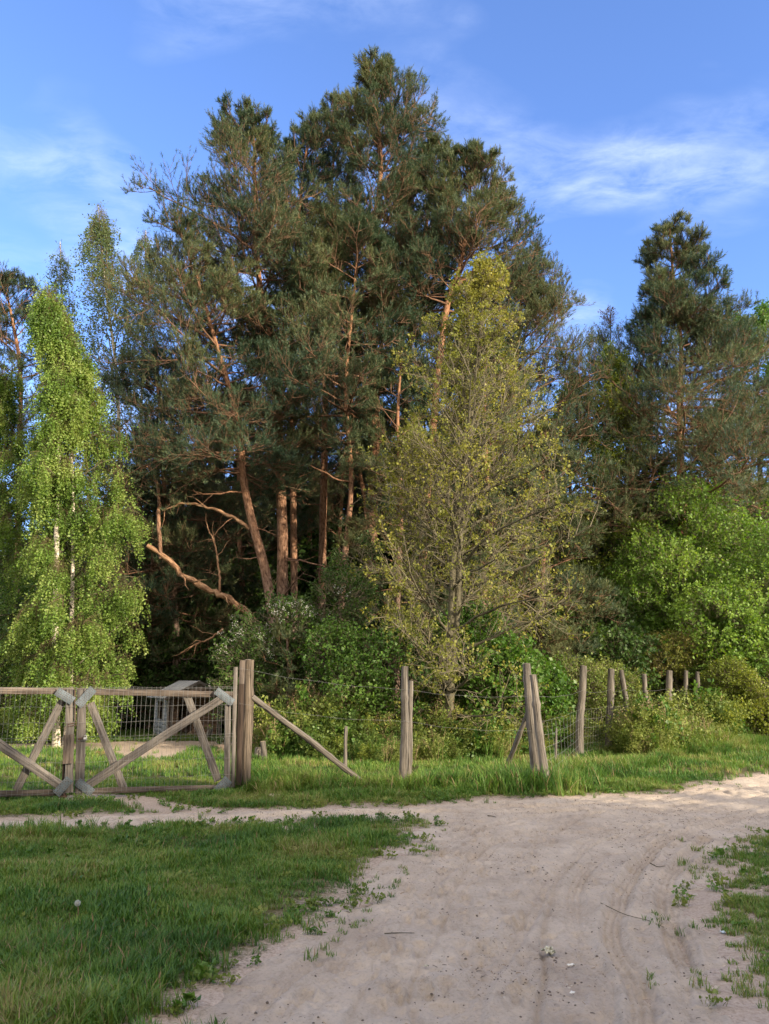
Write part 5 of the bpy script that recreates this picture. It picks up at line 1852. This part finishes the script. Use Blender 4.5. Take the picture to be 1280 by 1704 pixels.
def along(o, z):
    b0, t0 = head(o)
    f = (z - b0[2]) / (t0[2] - b0[2])
    return b0 + (t0 - b0) * f + np.array([0, -0.07, 0])


def wire_obj(name, label, lines, r=0.0014, barbs=False, cat='wire', group=None):
    mb = MB()
    for ln in lines:
        tubes(mb, ln[None], np.full((1, len(ln)), r), 4)
        if barbs:
            seg = resample(ln, max(4, int(np.linalg.norm(ln[-1] - ln[0]) / 0.12)))
            gg = np.random.default_rng(len(seg))
            d = gg.normal(0, 1, (len(seg), 3)) * 0.012
            tubes(mb, np.stack([seg - d, seg + d], 1), np.full((len(seg), 2), 0.0012), 3)
    return tag(mb.build(name, M['wire']), label, cat, group)


wire_obj('barbed_wire', 'two barbed wires from the thick gate post to the middle pair of posts', [strand(along(gp, 1.75), along(posts[0], 1.45), 0.05), strand(along(gp, 1.25), along(posts[0], 1.0), 0.06)], barbs=True)
wire_obj('barbed_wire', 'two barbed wires from the middle pair of posts to the leaning pair', [strand(along(posts[0], 1.45), along(posts[2], 1.35), 0.05), strand(along(posts[0], 1.0), along(posts[2], 0.85), 0.05)], barbs=True)
net = []
runs = [posts[3], posts[4], posts[5], posts[6], posts[8], posts[9], posts[11]]
for a_, b_ in zip(runs[:-1], runs[1:]):
    for z_ in (0.15, 0.3, 0.45, 0.62, 0.8, 1.0, 1.35):
        net.append(strand(along(a_, z_), along(b_, z_ + 0.02), 0.035 + 0.02 * random.Random(z_).random(), seed=z_ * 9))
    for q in np.arange(0.04, 1, 0.085):
        top, bot = along(a_, 1.0) * (1 - q) + along(b_, 1.02) * q, along(a_, 0.12) * (1 - q) + along(b_, 0.12) * q
        top[2] -= 0.14 * q * (1 - q)
        net.append(strand(top, bot, 0.0, 8, seed=q * 30) + np.array([0, 0, -0.02]))
wire_obj('wire_netting', 'rusty stock netting strung along the posts from the leaning pair to the far end', net, 0.0017, cat='netting')

# ------------------------------------------------------------------ the little hut
HD = gdist(300, 1233)
c_ = at(312, 1233, HD)
hut = empty('playhouse', Vector((c_.x, c_.y + 0.7, hz(c_.x, c_.y))), 'small weathered wooden hut with a gabled roof and open porch, seen through the gate', 'hut')
FX = Vector((math.cos(math.radians(31)), math.sin(math.radians(31)), 0))       # along the front
FY = Vector((-FX.y, FX.x, 0))                                                   # into the hut
O = at(276, 1228, HD - 0.15)
O = Vector((O.x, O.y, hut.location.z))


def hp(u, v, z):
    p = O + FX * u + FY * v
    return Vector((p.x, p.y, O.z + z))


W_, DP, HE, HR = 1.36, 1.25, 1.14, 1.50       # front width, depth, eaves and ridge height


def planks(name, quads, mat, n=8, parent=hut, along_u=True):
    """wall of horizontal weatherboards: quads = [(p_bottom_left, p_bottom_right, z0, z1)]"""
    mb = MB()
    for a_, b_, z0, z1, nrm__ in quads:
        k = max(1, round((z1 - z0) / 0.105))
        for i in range(k):
            zc = z0 + (z1 - z0) * (i + 0.5) / k
            box(mb, (a_.x, a_.y, O.z + zc), (b_.x, b_.y, O.z + zc), (z1 - z0) / k * 0.985, 0.018, nrm__, bev=0.003)
    return mb.build(name, M[mat], parent, smooth=False)


nf, nl_ = -FY, -FX
# left side wall with its window hole
L0, L1, L2, L3 = hp(0, 0.0, 0), hp(0, 0.42, 0), hp(0, 0.88, 0), hp(0, DP, 0)
planks('side_wall', [(L0, L1, 0.05, HE, nl_), (L2, L3, 0.05, HE, nl_), (L1, L2, 0.05, 0.52, nl_), (L1, L2, 0.98, HE, nl_)], 'hut_grey')
wallo = hut.children[-1]
mb = MB()
for a_, b_ in ((hp(-0.014, 0.40, 0.50), hp(-0.014, 0.40, 1.0)), (hp(-0.014, 0.90, 0.50), hp(-0.014, 0.90, 1.0)), (hp(-0.014, 0.42, 0.50), hp(-0.014, 0.88, 0.50)), (hp(-0.014, 0.42, 1.0), hp(-0.014, 0.88, 1.0))):
    box(mb, a_, b_, 0.04, 0.02, nl_)
wf = mb.build('window_frame', M['hut_grey'], None, smooth=False)
wf.parent = wallo
R0, R1 = hp(W_, 0, 0), hp(W_, DP, 0)
planks('side_wall', [(R0, R1, 0.05, HE, FX)], 'hut_dark')
planks('back_wall', [(hp(0, DP, 0), hp(W_, DP, 0), 0.05, HE, FY)], 'hut_dark')
planks('front_wall', [(hp(0.02, 0.30, 0), hp(0.40, 0.30, 0), 0.05, HE, nf), (hp(0.78, 0.30, 0), hp(W_ - 0.02, 0.30, 0), 0.05, HE, nf), (hp(0.40, 0.30, 0), hp(0.78, 0.30, 0), 1.02, HE, nf)], 'hut_dark')
mb = MB()
box(mb, hp(0.02, 0.3, 0.03), hp(W_ - 0.02, 0.3, 0.03), 1.0, 0.03, (0, 0, 1))
mb.build('floor_boards', M['hut_dark'], hut, smooth=False)
for u in (0.02, W_ - 0.03):
    mb = MB()
    box(mb, hp(u, -0.32, -0.02), hp(u, -0.32, HE + 0.02), 0.055, 0.055, nf)
    mb.build('porch_post', M['board'], hut, smooth=False)
mb = MB()
box(mb, hp(-0.06, -0.32, HE - 0.03), hp(W_ + 0.06, -0.32, HE - 0.03), 0.07, 0.045, nf)
mb.build('porch_beam', M['board'], hut, smooth=False)
mb = MB()
for sgn in (-1, 1):
    ue = W_ / 2 + sgn * (W_ / 2 + 0.20)
    ze = HE - 0.06
    for i in range(14):
        v = -0.46 + (DP + 0.62) * (i + 0.5) / 14
        box(mb, hp(ue, v, ze), hp(W_ / 2, v, HR + 0.02), (DP + 0.62) / 14 * 0.985, 0.022, (FX * sgn * 0.4 + Vector((0, 0, 1))))
mb.build('roof', M['hut_grey'], hut, smooth=False)
mb = MB()
for sgn in (-1, 1):
    box(mb, hp(W_ / 2 + sgn * (W_ / 2 + 0.22), -0.475, HE - 0.085), hp(W_ / 2, -0.475, HR - 0.005), 0.075, 0.022, nf)
mb.build('bargeboard', M['board'], hut, smooth=False)
planks('gable', [(hp(0.30, -0.36, 0), hp(W_ - 0.30, -0.36, 0), HE + 0.03, HE + 0.13, nf), (hp(0.45, -0.36, 0), hp(W_ - 0.45, -0.36, 0), HE + 0.13, HE + 0.22, nf)], 'hut_dark')


# ------------------------------------------------------------------ logs, stones and small things
def log(a, b, r, seed, label, name='log', mat='grey_bark', cat='log', group=None):
    g = np.random.default_rng(seed)
    mb = MB()
    P = resample([np.array(a), (np.array(a) + np.array(b)) / 2 + g.normal(0, r * 0.15, 3), np.array(b)], 8)
    R = r * (1 + 0.08 * g.normal(0, 1, 8))
    tubes(mb, P[None], R[None], 12, 0, cap=2, rough=0.03, rng=g)
    v0 = P[0]
    ring = mb.v[0][:12]
    mb.add(np.vstack([ring, v0]), [[(m_ + 1) % 12, m_, 12] for m_ in range(12)], np.random.default_rng(1).random((12, 3, 2)) * 0.1 + 9, 1)
    return tag(mb.build(name, [M[mat], M['log_end']], None), label, cat, group)


def gl3(px, py, z=0.0):
    p = gnd(px, py)
    return Vector((p.x, p.y, hz(p.x, p.y) + z))


LG = 'cut logs lying about the yard'
q = gl3(302, 1230, 0.09)
log(q, q + Vector((0.22, -0.10, 0.0)), 0.09, 1, 'short pale log lying in front of the hut door', group=LG)
q = gl3(318, 1230, 0.11)
log(q + Vector((0.0, 0.25, 0)), q + Vector((0, 0, 0.0)), 0.085, 2, 'round log with its cut end facing out beside the hut door', group=LG)
q = gl3(160, 1257, 0.04)
log(q, q + Vector((0.24, -0.1, 0.0)), 0.035, 3, 'thin broken stick of wood lying in the sunny grass behind the gate', mat='dead_bark', group=LG)
q = gl3(344, 1232, 0.03)
log(q, q + Vector((0.10, 0.05, 0.26)), 0.07, 4, 'rough stump leaning against the right porch post of the hut', name='stump', cat='stump', mat='post')
q = gl3(430, 1262, -0.02)
log(q, q + Vector((0.02, 0.0, 0.24)), 0.085, 5, 'pale barkless stump just right of the thick gate post', name='stump', cat='stump', mat='post')
q = gl3(440, 1268, -0.02)
log(q, q + Vector((-0.05, 0.02, 0.42)), 0.055, 6, 'taller knobbly stump with a pale top behind the slanting pole', name='stump', cat='stump', mat='post')
q = gl3(650, 1266, 0.02)
log(q, q + Vector((0.36, -0.06, 0.02)), 0.085, 7, 'grey log half hidden in the weeds left of the middle posts', group=LG, mat='grey_bark')
q = gl3(590, 1262, 0.0)
log(q, q + Vector((0.03, 0.02, 0.16)), 0.09, 8, 'low grey stump in the weeds right of the small stake', name='stump', cat='stump', mat='grey_bark')


def rock(p, r, seed, label, cat='stone', mat='pale', name='stone', squash=0.6, group=None):
    g = np.random.default_rng(seed)
    import bmesh
    bm = bmesh.new()
    bmesh.ops.create_icosphere(bm, subdivisions=3, radius=1)
    for v in bm.verts:
        c = v.co.normalized()
        k = 1 + 0.28 * float(vn(c.x * 1.7 + seed, c.y * 1.7 + c.z * 2.1, seed)) + 0.12 * float(vn(c.x * 4 + seed, c.y * 4 - c.z * 4, seed + 1))
        v.co = Vector((c.x * r * k * 1.2, c.y * r * k, c.z * r * k * squash))
    me = bpy.data.meshes.new(name)
    bm.to_mesh(me)
    bm.free()
    me.materials.append(M[mat])
    o = bpy.data.objects.new(name, me)
    COL.objects.link(o)
    o.location = p
    return tag(o, label, cat, group)


m, ntg, b = newmat('field_stone')
tcn = nn(ntg, 'ShaderNodeTexCoord')
nz = noise(ntg, 9, 5, 0.6, tcn.outputs['Object'])
r_ = ramp(ntg, [(0.3, (0.22, 0.16, 0.11)), (0.55, (0.42, 0.31, 0.21)), (0.75, (0.55, 0.43, 0.30))], nz.outputs['Fac'])
ntg.links.new(r_.outputs[0], b.inputs['Base Color'])
b.inputs['Roughness'].default_value = 0.9
M['stone'] = m
rock(gl3(372, 1252, 0.07), 0.13, 1, 'largest tan stone of the small heap beside the hut yard', mat='stone')
rock(gl3(363, 1247, 0.05), 0.09, 2, 'flat tan stone on the left of the small heap by the yard', mat='stone', squash=0.4)
rock(gl3(366, 1255, 0.04), 0.08, 3, 'small dark tan stone in front of the heap by the yard', mat='stone', squash=0.7)
rock(gl3(458, 1326, 0.015), 0.14, 4, 'flat sandy hump of bare earth in the turf below the slanting pole', cat='mound', mat='sand', name='earth_mound', squash=0.22)

# dandelion clock in the near turf
q = gl3(128, 1534)
dan = empty('dandelion', q, 'lone white dandelion seed head on its stalk in the near grass', 'dandelion')
hd = at(129, 1503, q.y)
mb = MB()
tubes(mb, resample([q, q * 0.45 + hd * 0.55 + Vector((0.008, 0, 0)), hd], 8)[None], np.full((1, 8), 0.0036), 6)
mb.build('stalk', M['dry'], dan)
mb = MB()
g = np.random.default_rng(5)
d = norm(g.normal(0, 1, (260, 3)))
c = np.array(hd)[None]
tubes(mb, np.stack([c + d * 0.004, c + d * 0.017], 1), np.full((260, 2), 0.0006), 3)
tv, tf = needle_shoot(1, 7, 0.001, 0.006, 0.0016)
place(mb, tv, tf, c + d * 0.015, d, np.ones(260), g)
mb.build('seed_head', M['blossom'], dan)

# litter on the track
m, ntg, b = newmat('leaf_litter')
nz = noise(ntg, 60, 4, 0.6, nn(ntg, 'ShaderNodeNewGeometry').outputs['Position'])
r_ = ramp(ntg, [(0.4, (0.12, 0.12, 0.06)), (0.5, (0.42, 0.40, 0.28)), (0.6, (0.62, 0.62, 0.48))], nz.outputs['Fac'])
ntg.links.new(r_.outputs[0], b.inputs['Base Color'])
M['litter'] = m
m_, nt_, b_ = newmat('pale_blue_wrapper')
b_.inputs['Base Color'].default_value = (0.55, 0.68, 0.78, 1)
b_.inputs['Roughness'].default_value = 0.35
M['wrapper'] = m_
m_, nt_, b_ = newmat('white_paper')
b_.inputs['Base Color'].default_value = (0.72, 0.72, 0.66, 1)
M['paper'] = m_


def scrap(px, py, w, h, seed, mat, label, name, cat, crumple=0.02, rz=0.0):
    g = np.random.default_rng(seed)
    n = 9
    u, v = np.meshgrid(np.linspace(-1, 1, n), np.linspace(-1, 1, n))
    rr = 1 - 0.25 * np.abs(vn(u * 2.5 + seed, v * 2.5, seed))
    X, Y = u * w / 2 * rr, v * h / 2 * rr
    Z = crumple * (1.2 * np.abs(vn(u * 1.8 + seed, v * 1.8, seed + 1)) + 0.8 * vn(u * 4, v * 4 + seed, seed + 2)) + 0.008
    V = np.stack([X, Y, Z], -1).reshape(-1, 3)
    i = (np.arange(n - 1)[:, None] * n + np.arange(n - 1)[None]).ravel()
    F = np.stack([i, i + 1, i + n + 1, i + n], -1)
    mb = MB()
    mb.add(V, F)
    o = mb.build(name, M[mat], None, smooth=False)
    p = gnd(px, py)
    o.location = (p.x, p.y, float(road_z(np.array([p.x]), np.array([p.y]))[0]) + 0.012)
    o.rotation_euler = (0, 0, rz)
    md = o.modifiers.new('thickness', 'SOLIDIFY')
    md.thickness = 0.0012
    return tag(o, label, cat)


scrap(913, 1591, 0.075, 0.07, 1, 'litter', 'crumpled dry leaf or rag lying in the middle of the track', 'crumpled_leaf', 'litter', 0.030, 0.4)
scrap(950, 1603, 0.045, 0.028, 2, 'paper', 'small white scrap just right of the crumpled leaf on the track', 'paper_scrap', 'litter', 0.010, 0.2)
scrap(953, 1661, 0.028, 0.020, 3, 'paper', 'tiny white scrap on the track below the crumpled leaf', 'paper_scrap', 'litter', 0.008, 1.0)
scrap(1207, 1557, 0.048, 0.042, 4, 'wrapper', 'pale blue wrapper lying at the right edge of the track', 'wrapper', 'litter', 0.022, 0.6)
scrap(710, 1615, 0.026, 0.018, 5, 'litter', 'small yellowish leaf on the track left of the crumpled leaf', 'fallen_leaf', 'leaf', 0.008, 0.1)


def stick(pts, r, seed, label):
    g = np.random.default_rng(seed)
    mb = MB()
    P = []
    for px, py in pts:
        p = gnd(px, py)
        P.append((p.x, p.y, float(road_z(np.array([p.x]), np.array([p.y]))[0]) + r * 1.1 + 0.003))
    P = resample(P, 12)
    tubes(mb, P[None], np.linspace(r, r * 0.5, 12)[None], 6)
    return tag(mb.build('fallen_twig', M['grey_bark'], None), label, 'twig', 'thin twigs lying on the track')


stick([(1000, 1510), (1040, 1522), (1080, 1536), (1110, 1540)], 0.0028, 1, 'longest thin twig, lying across the wheel marks on the right of the track')
stick([(1082, 1443), (1095, 1446), (1108, 1447)], 0.004, 2, 'short straight twig at the right of the track, above the longest twig')
stick([(640, 1566), (665, 1564), (690, 1563)], 0.0035, 3, 'thin twig on the left side of the track')
stick([(812, 1358), (820, 1362), (826, 1363)], 0.006, 4, 'little dark twig near the top of the track')
